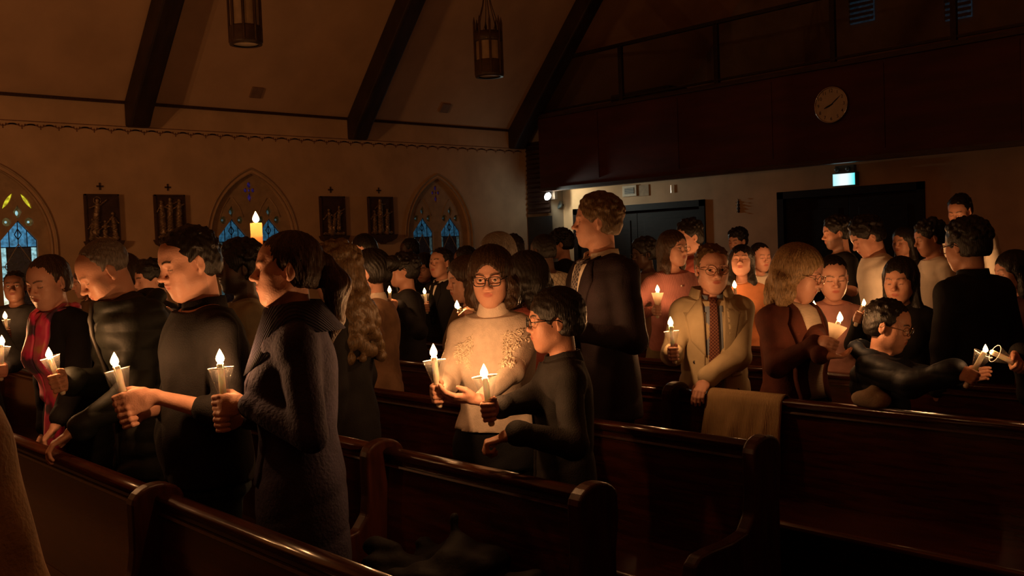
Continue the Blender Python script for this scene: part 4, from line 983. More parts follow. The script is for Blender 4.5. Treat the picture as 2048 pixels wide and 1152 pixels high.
# ------------------------------------------------------------------ hanging lanterns
lan_m = mat('lantern_metal', (.085, .05, .025), rough=.5, metal=.5, noise=.3, nscale=12, bump=.2); lan_g = mat('lantern_glass', (.30, .20, .11), rough=.4, noise=.2, nscale=8, bump=.1)
def lantern(px, pyb, depth, R1, Hc, label):
    p = at(px, pyb, depth); root = empty('hanging_lantern', p, 0, label, 'lantern', 'gothic hanging lanterns')
    MB().lathe([(R1*.93, .03), (R1*.93, Hc)], 24, caps=False).build('glass_cylinder', lan_g, root, True)
    MB().lathe([(R1*.8, .0), (R1*1.04, .0), (R1*1.06, .03), (R1*1.0, .06), (R1*1.0, .16), (R1*.96, .17), (R1*.8, .17)], 32, caps=False).build('bottom_ring', lan_m, root, True)
    MB().lathe([(R1*.96, Hc-.10), (R1*1.05, Hc-.09), (R1*1.05, Hc), (R1*.9, Hc)], 32, caps=False).build('top_ring', lan_m, root, True)
    MB().lathe([(.0001, .015), (R1*.8, .010), (R1*.8, .02), (.0001, .02)], 32).build('bottom_diffuser', mat('lantern_diffuser', (.7, .5, .32), rough=.6, noise=.1, bump=.05), root, True)
    for k in range(8):
        a = 2*math.pi*k/8+.2; c, s = math.cos(a)*R1, math.sin(a)*R1
        MB().tube([(c, s, .02), (c, s, Hc+.10), (c*1.0, s*1.0, Hc+.16)], [R1*.09, R1*.09, .002], 6).build('rib', lan_m, root)
        a2 = a+math.pi/8; c2, s2 = math.cos(a2)*R1*.97, math.sin(a2)*R1*.97
        MB().tube([(c*.99, s*.99, Hc-.12), (c2, s2, Hc+.03), (math.cos(a+math.pi/4)*R1, math.sin(a+math.pi/4)*R1, Hc-.12)], .007, 5).build('gable', lan_m, root)
    MB().lathe([(.0001, Hc+.52), (.03, Hc+.50), (.05, Hc+.46), (.03, Hc+.42), (.0001, Hc+.40)], 14).build('crown', lan_m, root, True)
    for k in range(6):
        a = 2*math.pi*k/6; MB().tube([(R1*.95*math.cos(a), R1*.95*math.sin(a), Hc), (R1*.35*math.cos(a), R1*.35*math.sin(a), Hc+.28), (.02*math.cos(a), .02*math.sin(a), Hc+.44)], .005, 5).build('chain', lan_m, root)
    zt = ZC+SL*(WY-p[1]) if p[1] > YR else ZC+SL*(p[1]+2.5)
    MB().tube([(0, 0, Hc+.5), (0, 0, zt-p[2]-.02)], .008, 6).build('suspension_rod', iron, root)
lantern(492, 90, 9.0, .142, 1.0, 'fluted hanging lantern cut off by the top edge above the tall candle')
lantern(979, 154, 10.2, .142, .46, 'spired hanging lantern between two roof beams, hung on fine chains')
# ------------------------------------------------------------------ pews
def pew(X, Y0, Y1, div, label, ex=None):
    root = empty('pew', (X, (Y0+Y1)/2, 0), 0, label, 'pew', 'rows of varnished wooden pews'); yc = (Y0+Y1)/2
    ends = [Y0]+div+[Y1]
    for a, b in zip(ends[:-1], ends[1:]):
        a, b = a-yc+.028, b-yc-.028
        o = MB().prism([(-.035, .42), (-.008, .853), (.020, .853), (.012, .42), (.01, .10), (-.012, .10)], 1, a, b).build('back_panel', pew_m, root); bevel(o, .004)
        pr = [(.026*math.cos(t)*1.25+.004, .872+.017*math.sin(t)) for t in np.linspace(-.5, math.pi+.5, 12)]+[(-.022, .852), (.030, .852)]
        MB().prism(pr, 1, a, b).build('top_rail', pew_m, root, True)
        bevel(MB().prism([(-.024, .822), (-.010, .822), (-.010, .832), (-.020, .832)], 1, a, b).build('rail_moulding', pewend_m, root), .002)
        o = MB().prism([(-.44, .43), (-.03, .40), (-.03, .435), (-.44, .462), (-.455, .452), (-.455, .436)], 1, a, b).build('seat', pew_m, root); bevel(o, .006)
        MB().box((.02, a, .60), (.10, b, .612)).build('book_shelf', pew_m, root); MB().box((.088, a, .60), (.10, b, .68)).build('shelf_lip', pew_m, root)
    for y in ends:
        P = [(-.47, 0), (-.47, .50), (-.455, .555), (-.42, .58), (-.36, .585), (-.24, .585), (-.15, .60), (-.110, .65), (-.10, .72), (-.10, .82)]
        P += [(-.015+.085*math.cos(t), .862+.058*math.sin(t)) for t in np.linspace(math.pi*.98, -.1, 12)]+[(.072, .80), (.055, .70), (.055, 0)]
        bevel(MB().prism([(px_, z) for px_, z in P][::-1], 1, y-yc-.028, y-yc+.028).build('pew_end', pewend_m, root), .010, 3)
    return root
names = ['nearest pew, its top rail sloping along the bottom left', 'second pew from the front, crossing below the woman in the embroidered sweater', 'third pew, behind the schoolboy in the dark jacket', 'long pew with the towel over its rail, right of centre',
         'fifth pew, behind the man in the trench coat', 'sixth pew, mostly behind standing people', 'seventh pew, seen red-brown beside the tall man', 'eighth pew in the dark by the back', 'last pew before the back doors']
for k in range(9):
    X = [1.24, 2.11, 3.0, 3.9][k] if k < 4 else 3.9+.9*(k-3)
    pew(X, (1.2 if k == 0 else 1.96) if k < 3 else -1.0, 7.93, [3.04] if k < 3 else [3.04], names[k])
for k in range(8): pass
# ------------------------------------------------------------------ candles in hands
Z = np.array([0, 0, 1.])
def cand(key, pb, pf, z, label, zf=None, **k):
    zf = zf or z; CN[key] = candle(at(pb[0], pb[1], z), at(pf[0], pf[1], zf), label=label, **k); return CN[key]
CN = {}
cand('black', (247, 786), (229, 722), 3.08, 'lit candle in a clear tilted cup held by the man in the black pullover', power=1.3)
cand('navy', (446, 786), (440, 716), 2.98, 'lit candle upright in a clear cup held by the woman in the navy knit', power=1.4)
cand('elder', (112, 748), (98, 709), 3.75, 'lit candle leaning in a clear cup held by the grey-haired man in the puffer jacket', cup_r=.037, cup_h=.070, power=2.0)
cand('lad', (14, 658), (10, 632), 7.35, 'lit candle in a clear cup held by the boy at the far left edge', fs=.05, cup_h=.07, cup_r=.036)
cand('edge', (3, 726), (4, 682), 4.65, 'lit candle in a clear cup cut by the left edge of the picture', cup_r=.038, power=3.0)
cand('behind_black', (327, 618), (317, 605), 5.3, 'small lit candle showing over the shoulder of the man in black', cup=None, fs=.032, power=.7)
cand('tan', (705, 583), (702, 553), 5.2, 'lit candle held close to the cheek of the woman with dark gathered hair', cup_r=.032, cup_h=.07, r=.010)
cand('collar', (852, 606), (849, 583), 7.6, 'lit candle in a small clear cup held by the young man with a white collar', cup_r=.036, cup_h=.07, r=.010)
cand('fuzzy', (922, 622), (914, 611), 4.4, 'lit candle seen over the left shoulder of the woman in the embroidered sweater', cup=None, fs=.034)
cand('center', (874, 766), (867, 704), 3.30, 'lit candle in a clear cup held up by the woman in the embroidered sweater', power=2.2)
cand('boy', (976, 800), (968, 745), 3.12, 'lit candle in a faint clear cup held by the schoolboy in glasses', cup_r=.042, power=1.6)
cand('pink', (1315, 609), (1315, 579), 6.0, 'lit candle in a frosted cup held by the woman in the pink blouse', cup='frost', cup_r=.037, cup_h=.072)
cand('trench', (1346, 692), (1341, 645), 4.62, 'lit candle in a clear glass cup held by the man in the trench coat', cup_r=.036, cup_h=.070, power=1.9)
cand('orange', (1471, 592), (1469, 570), 6.7, 'lit candle glowing in front of the girl in the orange sweater', cup=None, fs=.045)
cand('far', (1452, 545), (1452, 532), 8.6, 'tiny lit candle at the right ear of the man in the trench coat', cup=None, fs=.028, power=.5)
cand('blond', (1666, 677), (1680, 636), 4.25, 'lit candle in a white frosted cup held by the older blond woman', cup='frost', cup_r=.042, cup_h=.062)
cand('small', (1722, 622), (1728, 606), 5.0, 'small lit candle just left of the head of the child in the dark padded jacket', cup=None, fs=.03, power=.6)
cand('white', (1888, 566), (1885, 546), 7.3, 'small bright candle below the white shirt beside the man with dark bushy hair', cup=None, fs=.032, power=2.8)
cand('lit', (1950, 738), (1971, 699), 3.85, 'candle in a clear cup being lit from a second candle at lower right', cup_r=.036, cup_h=.07, fs=.030, power=.45)
cand('second', (2022, 722), (1975, 700), 3.86, 'tilted unlit candle in a cup touching the flame of another at lower right', flame=False, cup_r=.036, cup_h=.07)
# flames behind heads, only their light is seen
cand('h_tall', (1112, 645), (1112, 618), 4.2, 'candle held at the waist of the tall man, behind the head of the schoolboy', cup=None, power=1.0)
cand('h_plaid', (1062, 585), (1060, 565), 6.6, 'candle of the man in the pale checked shirt, hidden behind a dark coat', cup=None, power=1.2)
cand('h_727', (722, 555), (720, 535), 7.0, 'candle of the pale-faced woman, hidden behind gathered dark hair', cup=None, power=.6)
cand('h_805', (780, 600), (779, 580), 6.6, 'candle of the man in glasses and black coat, hidden behind the tan coat', cup=None, power=.8)
cand('h_tee', (1768, 640), (1766, 612), 5.75, 'candle of the young man in the white t-shirt, hidden behind the smiling girl', cup=None, power=2.8)
cand('h_beard', (1636, 560), (1634, 530), 6.9, 'candle of the bearded man in black, hidden behind the blond woman', cup=None, power=1.8)
cand('h_pink2', (1630, 640), (1628, 612), 5.2, 'candle of the woman in the pale pink sweater, hidden by the blond woman', cup=None, power=.8)
cand('h_1520', (1560, 560), (1560, 545), 7.4, 'candle of the smiling girl, hidden behind blond hair', cup=None, power=1.8)
cand('h_1375', (1395, 600), (1395, 565), 7.0, 'candle of the tall dark-haired man, hidden behind the man in the trench coat', cup=None, power=1.1)
def hold(k, side, **kw): return dict(kind='hold', side=side, B=CN[k]['B'], axis=CN[k]['axis'], da=kw.pop('da', -.036), **kw)
# tall candle on its stand
def tall_candle(p, R1, L, label, fs, power, H=None):
    root = empty('tall_candle', p, 0, label, 'candle')
    MB().lathe([(.0001, 0), (R1*.9, 0), (R1, .01), (R1*1.0, L-.02), (R1*1.02, L-.004), (R1*.97, L), (R1*.90, L-.004), (R1*.86, L-.13), (.0001, L-.135)], 32).build('candle_stick', pillar_m, root, True)
    MB().tube([(0, 0, L-.135), (.002, 0, L+.006)], .002, 6).build('wick', wick_m, root, True)
    fm = flame_mesh(fs).build('flame', flame_m, root, True); fm.location = (0, 0, L+.012)
    ld = bpy.data.lights.new('flame_light', 'POINT'); ld.energy = power; ld.color = CANDLE_C; ld.shadow_soft_size = .02; lo = bpy.data.objects.new('flame_light', ld); COL.objects.link(lo); lo.parent = root; lo.location = (0, 0, L+.012+fs*.15)
    z0 = -p[2]
    st = empty('candle_stand', (p[0], p[1], 0), 0, 'floor stand under the '+label, 'candle stand')
    MB().lathe([(.0001, 0), (.17, 0), (.17, .02), (.06, .05), (.025, .10), (.02, .4), (.035, .42), (.02, .45), (.018, -z0-.12), (.04, -z0-.09), (R1*1.3, -z0-.03), (R1*1.5, -z0-.001), (.0001, -z0-.001)], 24).build('stem', iron, st, True)
q = at(512, 446, 9.0); tall_candle(q-np.array([0, 0, .62]), .054, .62, 'thick tall candle burning in front of the middle pointed window', .095, CANDLE_W*3)
for k, (x, y) in enumerate(((-4.2, 5.9), (-4.6, 5.4), (-4.9, 6.1))):  # unseen candles added left of frame for the warm glow on wall and ceiling
    tall_candle(np.array([x, y, 1.9]), .04, .45, 'added candle number %s beyond the left edge, near the sanctuary' % ['one', 'two', 'three'][k], .07, FILL_W/3)
# ------------------------------------------------------------------ the congregation
C = cloth
blk = C('black_wool', (.008, .0065, .0065)); blk2 = C('black_jersey', (.013, .011, .011)); navy = C('navy_knit', (.040, .034, .060), bump=1.0, bscale=90, rough=.95)
khaki = C('khaki_sweat', (.30, .25, .16)); cream = C('cream_sweater', (.80, .67, .57), nscale=40, noise=.1); white = C('white_cotton', (.75, .68, .58), noise=.1); tanw = C('tan_wool', (.34, .20, .12))
trench = C('trench_cotton', (.46, .37, .23), noise=.12, bump=.25); bluesh = C('blue_shirt', (.22, .27, .36), noise=.1); pinkc = C('pink_blouse', (.46, .19, .17), noise=.15, wave=.4, wscale=30, wdir='X', bump=0); orangec = C('orange_sweater', (.62, .24, .10), noise=.15)
rose = C('rose_sweater', (.48, .24, .20), noise=.15); rust = C('rust_coat', (.085, .022, .012), noise=.3); navyp = C('navy_nylon', (.009, .013, .022), rough=.6, spec=.35, bump=.6, bscale=30); grn = C('dark_green_nylon', (.013, .014, .011), rough=.65, spec=.3, bump=.6, bscale=30)
grey = C('charcoal_wool', (.025, .022, .021)); jeans = C('dark_denim', (.022, .032, .04)); suit = C('dark_suit', (.022, .013, .016), rough=.8); red = C('red_shirt', (.30, .07, .05)); brownf = C('brown_fleece', (.12, .07, .04), rough=1, bump=1, bscale=60); khs = C('khaki_skirt', (.20, .16, .09)); fore = C('beige_fleece', (.60, .40, .24), bump=.6, bscale=120)
creamc = C('cream_cowl', (.60, .48, .36), noise=.12, wave=.5, wscale=60, wdir='Z', bump=0); embm = C('embroidery_thread', (.95, .82, .66), noise=.1, rough=.7)
def scarf_mat():
    m = mat('scarf_silk', (.55, .03, .08), rough=.6, sheen=.2); nt = m.node_tree; b = nt.nodes['Principled BSDF']; tc = nt.nodes.new('ShaderNodeTexCoord'); n = nt.nodes.new('ShaderNodeTexNoise'); n.inputs['Scale'].default_value = 9; n.inputs['Detail'].default_value = 2; r = nt.nodes.new('ShaderNodeValToRGB'); r.color_ramp.interpolation = 'EASE'
    nt.links.new(tc.outputs['Object'], n.inputs[0]); nt.links.new(n.outputs[0], r.inputs[0]); nt.links.new(r.outputs[0], b.inputs['Base Color']); e = r.color_ramp.elements
    e[0].color = (.07, .02, .06, 1); e[0].position = .36; e[1].color = (.75, .28, .12, 1); e[1].position = .66; q = e.new(.46); q.color = (.80, .03, .16, 1); q = e.new(.58); q.color = (.85, .10, .20, 1); return m
scarf_m = scarf_mat()
def plaid(name, c1, c2, s=40):
    m = mat(name, c1, rough=.8); nt = m.node_tree; b = nt.nodes['Principled BSDF']; tc = nt.nodes.new('ShaderNodeTexCoord'); mp = nt.nodes.new('ShaderNodeMapping'); mp.inputs['Rotation'].default_value = (0, .8, 0); nt.links.new(tc.outputs['Object'], mp.inputs[0]); o = None
    for d in 'XZ':
        w = nt.nodes.new('ShaderNodeTexWave'); w.bands_direction = d; w.inputs['Scale'].default_value = s; nt.links.new(mp.outputs[0], w.inputs[0]); g = nt.nodes.new('ShaderNodeMath'); g.operation = 'GREATER_THAN'; g.inputs[1].default_value = .86; nt.links.new(w.outputs['Fac'], g.inputs[0])
        if o is None: o = g.outputs[0]
        else: a = nt.nodes.new('ShaderNodeMath'); a.operation = 'MAXIMUM'; nt.links.new(o, a.inputs[0]); nt.links.new(g.outputs[0], a.inputs[1]); o = a.outputs[0]
    x = nt.nodes.new('ShaderNodeMix'); x.data_type = 'RGBA'; nt.links.new(o, x.inputs[0]); x.inputs[6].default_value = (*c1, 1); x.inputs[7].default_value = (*c2, 1); nt.links.new(x.outputs[2], b.inputs['Base Color']); return m
tie_plaid = plaid('plaid_tie', (.075, .018, .014), (.24, .10, .06), 26); check = plaid('checked_shirt', (.50, .44, .33), (.30, .26, .20), 9); tie_d = plaid('striped_tie', (.06, .05, .06), (.28, .24, .22), 20)
def T(m, kind='sweater', **k): return dict(m=m, kind=kind, **k)

# --- nearest row
mb_ = person(376, 527, 150, X=1.42, phi=78, hphi=66, hpitch=-14, sex='m', skin='fair', hair=('short', 'black'), top=T(blk2, 'sweater', sleeve=.34, off=.012, hem=.88, belly=1), bottom=dict(m=jeans),
    hands=[hold('black', -1, pole=(-.5, -.2, -.9)), hold('black', 1, da=-.075, pole=(.6, -.1, -.8))], res='n', girth=1.12, hs=.98, face=dict(jaw=1.06), beard=.25, seed=1, extras=[('collar', blk2, 20, .045, .012)],
    label='man in a black pullover with pushed-up sleeves, both hands round a candle')
nv = person(572, 540, 140, X=1.55, phi=92, hphi=86, hpitch=2, sex='f', skin='fair', hair=('pony', 'brown'), top=T(navy, 'coat', off=.014, hem=.50, flare=.10), hands=[hold('navy', -1), hold('navy', 1, da=-.085)], res='n', girth=1.08, hs=.96, seed=2, earring=False,
    extras=[('cowlcollar',)] if False else [], label='woman with a dark ponytail in a long navy cable-knit coat, profile to the left')
el = person(208, 545, 122, X=1.46, phi=72, hphi=76, hpitch=-30, sex='m', skin='tan', hair=('bald', 'grey'), top=T(grn, 'puffer', off=.036, hem=.74, wr=.013), bottom=dict(m=blk), hands=[hold('elder', 1, pole=(.5, -.6, -.6)), dict(kind='flat', side=-1, P=atX(124, 884, 1.235)+np.array([0, 0, .012]), fd=(-.75, .3, -.5), nd=(-.3, .1, -.9), curl=.5)], res='n', lean=.12, girth=1.12, hs=1.04, seed=3,
    extras=[('hood', grn)], label='grey-haired man bowing his head in a dark green puffer jacket, one hand on the pew')
sc = person(96, 565, 106, X=1.46, phi=58, hphi=46, hpitch=-14, sex='f', skin='fair', hair=('tight', 'brown'), top=T(blk, 'coat', off=.02, hem=.5), hands=[dict(kind='flat', side=-1, P=atX(100, 866, 1.30), fd=(-.5, .3, -.7), nd=(.3, 0, -.8), curl=.7)], res='n', hs=.98, seed=4, earring=True, lean=.08,
    label='woman with pulled-back hair, earring and pink-red scarf over a black coat')
lad = person(30, 574, 66, X=2.30, phi=22, hphi=12, hpitch=4, sex='m', skin='brown', hair=('short', 'black'), top=T(grey, 'coat', off=.02), hands=[hold('lad', 1)], res='m', hs=1.0, seed=5, eyes=True, extras=[('crew', blk)], label='boy in a dark jacket at the left edge, half behind the scarf woman')
person(-92, 560, 90, z=5.0, phi=40, sex='f', hair=('short', 'brown'), top=T(blk, 'coat', off=.02), hands=[hold('edge', -1)], res='f', seed=6, label='person just outside the left edge whose hand holds a candle')
# --- second row and behind
kh = person(478, 537, 112, X=2.27, phi=80, hphi=76, hpitch=0, sex='m', skin='dark', hair=('afro', 'black'), top=T(khaki, 'sweater', off=.014), res='n', hs=1.02, beard=.8, seed=7, extras=[('crew', khaki)], label='bearded man with dark curly hair in a khaki sweatshirt behind the ponytail woman')
person(240, 552, 92, X=2.30, phi=85, sex='f', skin='brown', hair=('bun', 'brown'), top=T(blk, 'coat', off=.02), res='f', seed=8, label='dark-haired woman mostly hidden behind the grey-haired man')
person(172, 567, 80, X=3.2, phi=80, sex='f', hair=('shoulder', 'auburn'), top=T(brownf, 'coat'), res='f', seed=9, label='brown-haired woman glimpsed between the scarf woman and the grey-haired man')
person(302, 560, 76, X=2.35, phi=70, sex='m', hair=('thick', 'black'), top=T(blk, 'coat', off=.03), hands=[hold('behind_black', -1)], res='f', seed=10, label='dark-coated person behind the left shoulder of the man in black')
person(668, 545, 98, X=2.36, phi=112, hphi=112, sex='f', hair=('longcurly', 'darkblond'), top=T(blk2, 'coat', off=.02, hem=.6), res='m', hs=.98, seed=11, label='woman with long wavy fair hair standing behind the ponytail woman')
tc_ = person(738, 547, 100, X=3.16, phi=104, hphi=108, hpitch=-8, sex='f', skin='fair', hair=('bun', 'black'), top=T(tanw, 'coat', off=.025, hem=.5, wr=.006), hands=[hold('tan', -1)], res='n', hs=1.1, seed=12, earring=True, extras=[('turtle', cream)], label='woman with dark gathered hair in a tan wool coat and cream turtleneck')
person(690, 521, 47, X=5.05, phi=58, sex='m', skin='tan', hair=('short', 'black'), glass='thin', top=T(blk, 'coat'), res='m', seed=13, label='small figure of a man in thin glasses left of the tan coat')
person(727, 502, 60, X=4.15, phi=15, hphi=35, hpitch=-16, sex='f', skin='fair', hair=('long', 'black'), top=T(blk, 'coat'), hands=[hold('h_727', 1)], res='m', hs=.96, seed=14, label='pale-faced woman with long dark hair above the tan-coated woman')
person(772, 545, 72, X=5.05, phi=125, sex='f', hair=('shoulder', 'black'), top=T(blk, 'coat'), res='f', hs=.95, seed=15, label='dark-haired person directly behind the right shoulder of the tan coat')
person(806, 541, 66, X=4.15, phi=86, hpitch=2, sex='m', skin='tan', hair=('thick', 'black'), glass='dark', top=T(blk2, 'coat', off=.026), hands=[hold('h_805', -1)], res='m', seed=16, label='man in glasses and black coat, profile to the left, right of the tan coat')
person(848, 536, 54, X=5.95, phi=28, hpitch=-16, sex='f', skin='fair', hair=('long', 'black'), top=T(blk, 'coat'), res='m', seed=17, label='young woman with long black hair looking down beside the white-collared man')
m8 = person(881, 526, 60, X=5.02, phi=48, hphi=42, hpitch=4, sex='m', skin='tan', hair=('short', 'black'), top=T(blk, 'suit', off=.02), hands=[hold('collar', 1), dict(kind='rest', side=-1)], res='m', hs=1.0, seed=18, extras=[('collar', white, 26, .036, .02)], label='young man in a dark jacket with white collar holding a candle')
person(818, 500, 44, X=6.85, phi=80, sex='m', skin='dark', hair=('short', 'black'), top=T(blk), res='f', seed=19, label='dark head against the wall just left of the right-hand window')
person(930, 522, 56, X=5.95, phi=110, sex='m', skin='brown', hair=('short', 'black'), top=T(blk), res='f', seed=20, label='dark-haired man under the right edge of the right-hand window')
person(992, 508, 66, X=4.15, phi=75, sex='f', hair=('bob', 'white'), top=T(brownf, 'coat'), hands=[], res='m', hs=1.0, seed=21, label='white-haired person whose head shows above the woman in the embroidered sweater')
person(930, 560, 80, X=3.25, phi=70, sex='f', hair=('wavy', 'brown'), top=T(brownf, 'coat', off=.03, wr=.007), hands=[hold('fuzzy', -1)], res='m', hs=.92, seed=22, label='woman in a fuzzy brown coat behind the left side of the embroidered sweater')
person(1022, 500, 60, X=5.05, phi=130, sex='m', hair=('short', 'black'), top=T(blk, 'coat'), res='f', seed=23, label='dark head with a pale rim of light above and right of the bespectacled woman')
person(1050, 560, 92, X=3.25, phi=140, sex='f', hair=('bob', 'black'), top=T(red, 'coat', off=.02), res='m', hs=1.0, seed=24, label='dark bob-haired person in a reddish top between the bespectacled woman and tall man')
# --- woman in the embroidered sweater and the schoolboy
ce = person(982, 556, 106, X=2.46, phi=16, hphi=10, hpitch=-6, sex='f', skin='fair', hair=('bob', 'brown'), glass='dark', top=T(cream, 'sweater', off=.008, hem=1.0, flare=.12, wr=.003), hands=[hold('center', 1, pole=(.3, -.25, -1)), dict(kind='flat', side=-1, P=at(925, 797, 3.28), fd=-RT*.93+UP*.05-FW*.2, nd=FW*.3+UP*.5, curl=.45, pole=(-.7, -.2, -.7))], res='n', girth=1.08, hs=.90, seed=25, eyes=True,
    extras=[('turtle', cream)], label='woman in dark-rimmed glasses and cream embroidered turtleneck holding a candle')
bo = person(1108, 642, 112, X=2.43, phi=86, hphi=80, hpitch=-2, sex='m', skin='tan', hair=('smooth', 'black'), glass='dark', top=T(grey, 'coat', off=.018, hem=.60, flare=.03), bottom=dict(m=blk), hands=[hold('boy', 1, pole=(.3, -.4, -.9)), dict(kind='flat', side=-1, P=at(992, 880, 3.12), fd=-RT*.9-UP*.35, nd=np.array([0, 0, -1.]), curl=1.15, pole=(-.3, -.6, -.8))], res='n', girth=.92, hs=.90, face=dict(jaw=.95, nose=.95), seed=26,
    extras=[('collar', grey, 22, .040, .02)], label='schoolboy with black glasses in a charcoal jacket, turned left towards the embroidered sweater')
person(1085, 503, 62, X=5.05, phi=135, sex='m', skin='dark', hair=('buzz', 'black'), top=T(check, 'shirt', off=.014, sleeve=-.4) | dict(kind='tee'), hands=[hold('h_plaid', -1)], res='m', hs=1.0, girth=1.1, seed=27, label='man seen from behind in a pale checked short-sleeved shirt')
person(1120, 488, 54, X=6.85, phi=88, sex='m', skin='tan', hair=('curly', 'black'), top=T(blk, 'coat'), res='m', seed=28, label='curly dark-haired man rim-lit by the spotlight, left of the tall man')
# --- tall man in the suit
ta = person(1192, 444, 104, X=3.34, phi=58, hphi=84, hpitch=2, sex='m', skin='fair', hair=('curly', 'darkblond'), top=T(suit, 'suit', off=.018, hem=.78, flare=.02), bottom=dict(m=blk), hands=[hold('h_tall', -1, pole=(-.3, -.2, -1)), hold('h_tall', 1, da=-.085, pole=(.3, -.2, -1))], res='n', hs=.97, seed=29, extras=[('collar', white, 22, .045, .014)],
    label='tall curly-haired young man in a dark suit and tie, profile to the left')
person(1287, 508, 56, X=5.95, phi=60, sex='f', skin='dark', hair=('afro', 'black'), glass='thin', top=T(C('brown_cotton', (.13, .07, .045)), 'sweater'), res='f', seed=30, label='dark-haired person in shadow between the tall man and the pink blouse')
pk = person(1348, 498, 70, X=5.05, phi=-28, hphi=-48, hpitch=0, sex='f', skin='fair', hair=('shoulder', 'brown'), glass='thin', top=T(pinkc, 'shirt', off=.012, hem=.90), bottom=dict(m=khs, kind='skirt'), hands=[hold('pink', 1, pole=(.7, -.2, -.7))], res='m', hs=.93, seed=31, eyes=True, extras=[('buttons', [0], [1.38, 1.30, 1.22, 1.14, 1.06], white, .006), ('crew', pinkc)],
    label='woman in glasses and a pink button-up blouse holding a frosted cup, looking right')
person(1377, 474, 66, X=5.95, phi=62, hphi=52, hpitch=-6, sex='m', skin='fair', hair=('thick', 'black'), top=T(red, 'shirt', off=.014), hands=[hold('h_1375', 1)], res='m', hs=1.0, seed=32, extras=[('collar', red, 30, .04, .014)], label='dark-haired man standing behind the woman in the pink blouse')
# --- man in the trench coat, blond woman
tr = person(1424, 538, 104, X=4.13, phi=-4, hphi=-14, hpitch=-4, sex='m', skin='fair', hair=('short', 'darkblond'), glass='thin', top=T(trench, 'trench', off=.030, hem=.50, flare=.06, wr=.007), bottom=dict(m=grey), hands=[hold('trench', 1, pole=(.3, -.15, -1)), dict(kind='flat', side=-1, P=atX(1407, 781, 3.885)+np.array([-.01, 0, .018]), fd=(-.82, -.1, -.6), nd=(-.45, 0, -.8), curl=.45, pole=(-.9, -.3, -.5))], res='n', hs=1.02, seed=33, face=dict(jaw=1.02), eyes=True,
    extras=[('collar', bluesh, 20, .045, .014)], label='man in thin glasses, khaki trench coat and plaid tie holding a candle')
bl = person(1600, 548, 118, X=4.12, phi=-48, hphi=-72, hpitch=-16, sex='f', skin='fair', hair=('wavy', 'blond'), glass='thin', top=T(rust, 'coat', off=.022, hem=.5), hands=[hold('blond', 1, da=-.03), dict(kind='flat', side=-1, P=CN['blond']['B']+np.array([-.02, -.01, -.075]), fd=RT*.9+FW*.1, nd=np.array([0, 0, 1.]), curl=.35)], res='n', hs=1.04, girth=1.08, seed=34,
    label='older woman with shoulder-length blond hair in a rust-brown coat and cream top, facing right')
orr = person(1483, 523, 70, X=5.95, phi=8, hphi=6, hpitch=12, sex='f', skin='fair', hair=('fringe', 'black'), top=T(orangec, 'sweater', off=.010), hands=[hold('orange', 1)], res='m', hs=.95, seed=35, extras=[('crew', orangec)], label='girl with dark fringe and long hair in an orange sweater, chin lifted')
person(1521, 515, 62, X=6.85, phi=-20, hphi=-30, hpitch=-4, sex='f', skin='fair', hair=('tight', 'black'), top=T(white, 'tee', off=.01), hands=[hold('h_1520', -1)], res='m', hs=.95, smile=1, seed=36, label='smiling dark-haired young woman left of the blond hair')
person(1475, 482, 48, X=7.75, phi=35, hpitch=-14, sex='m', skin='fair', hair=('thick', 'black'), top=T(blk), hands=[hold('far', 1)], res='f', seed=37, label='dark-haired head showing above the girl in the orange sweater')
person(1666, 556, 80, X=5.05, phi=-8, hphi=-10, hpitch=-10, sex='f', skin='fair', hair=('tight', 'black'), top=T(rose, 'sweater', off=.010), hands=[hold('h_pink2', 1)], res='m', hs=1.0, seed=38, extras=[('crew', rose)], label='woman with tied-back hair in a pale pink sweater right of the blond woman')
person(1672, 466, 64, X=6.85, phi=72, hphi=70, hpitch=-8, sex='m', skin='tan', hair=('curly', 'black'), top=T(blk, 'tee', off=.012), hands=[hold('h_beard', -1)], res='m', hs=.98, beard=.9, seed=39, extras=[('crew', blk)], label='bearded man with curly black hair in a black t-shirt, looking left')
person(1733, 474, 72, X=5.97, phi=70, hphi=66, hpitch=-30, sex='m', skin='fair', hair=('thick', 'black'), top=T(white, 'tee', off=.014, wr=.006), hands=[hold('h_tee', -1)], res='m', hs=1.02, seed=40, lean=.04, extras=[('crew', white)], label='young man in a white t-shirt with thick black hair, head bowed')
person(1806, 484, 46, X=7.75, phi=35, sex='f', skin='tan', hair=('long', 'black'), top=T(blk), res='f', hs=.92, seed=41, label='small smiling face with long dark hair in front of the right doorway')
person(1800, 562, 88, X=5.05, phi=12, hphi=18, hpitch=-8, sex='f', skin='tan', hair=('long', 'black'), top=T(blk, 'coat'), hands=[hold('small', 1)], res='m', hs=.98, smile=1, seed=42, label='smiling girl with long black hair in deep shadow above the child')
person(1858, 476, 64, X=6.85, phi=65, hpitch=-14, sex='m', skin='tan', hair=('thick', 'black'), top=T(white, 'shirt', off=.014), hands=[], res='m', hs=1.0, seed=43, label='dark-haired man in a white shirt left of the bushy-haired man')
person(1920, 422, 64, X=7.75, phi=30, hphi=25, hpitch=-24, sex='m', skin='tan', hair=('short', 'black'), top=T(white, 'shirt', off=.014), hands=[hold('white', 1)], res='m', hs=1.02, seed=44, lean=.03, extras=[('collar', white, 26, .04, .014)], label='tallest man at the back in a white shirt, head bowed')
person(1932, 492, 100, X=5.0, phi=136, hphi=128, sex='m', skin='tan', hair=('curly', 'black'), glass='dark', top=T(blk, 'suit', off=.02, hem=.78), hands=[], res='m', hs=1.04, seed=45, girth=1.1, extras=[('collar', blk, 20, .05, .016)], label='bushy-haired man in glasses and dark suit, seen from behind at right')
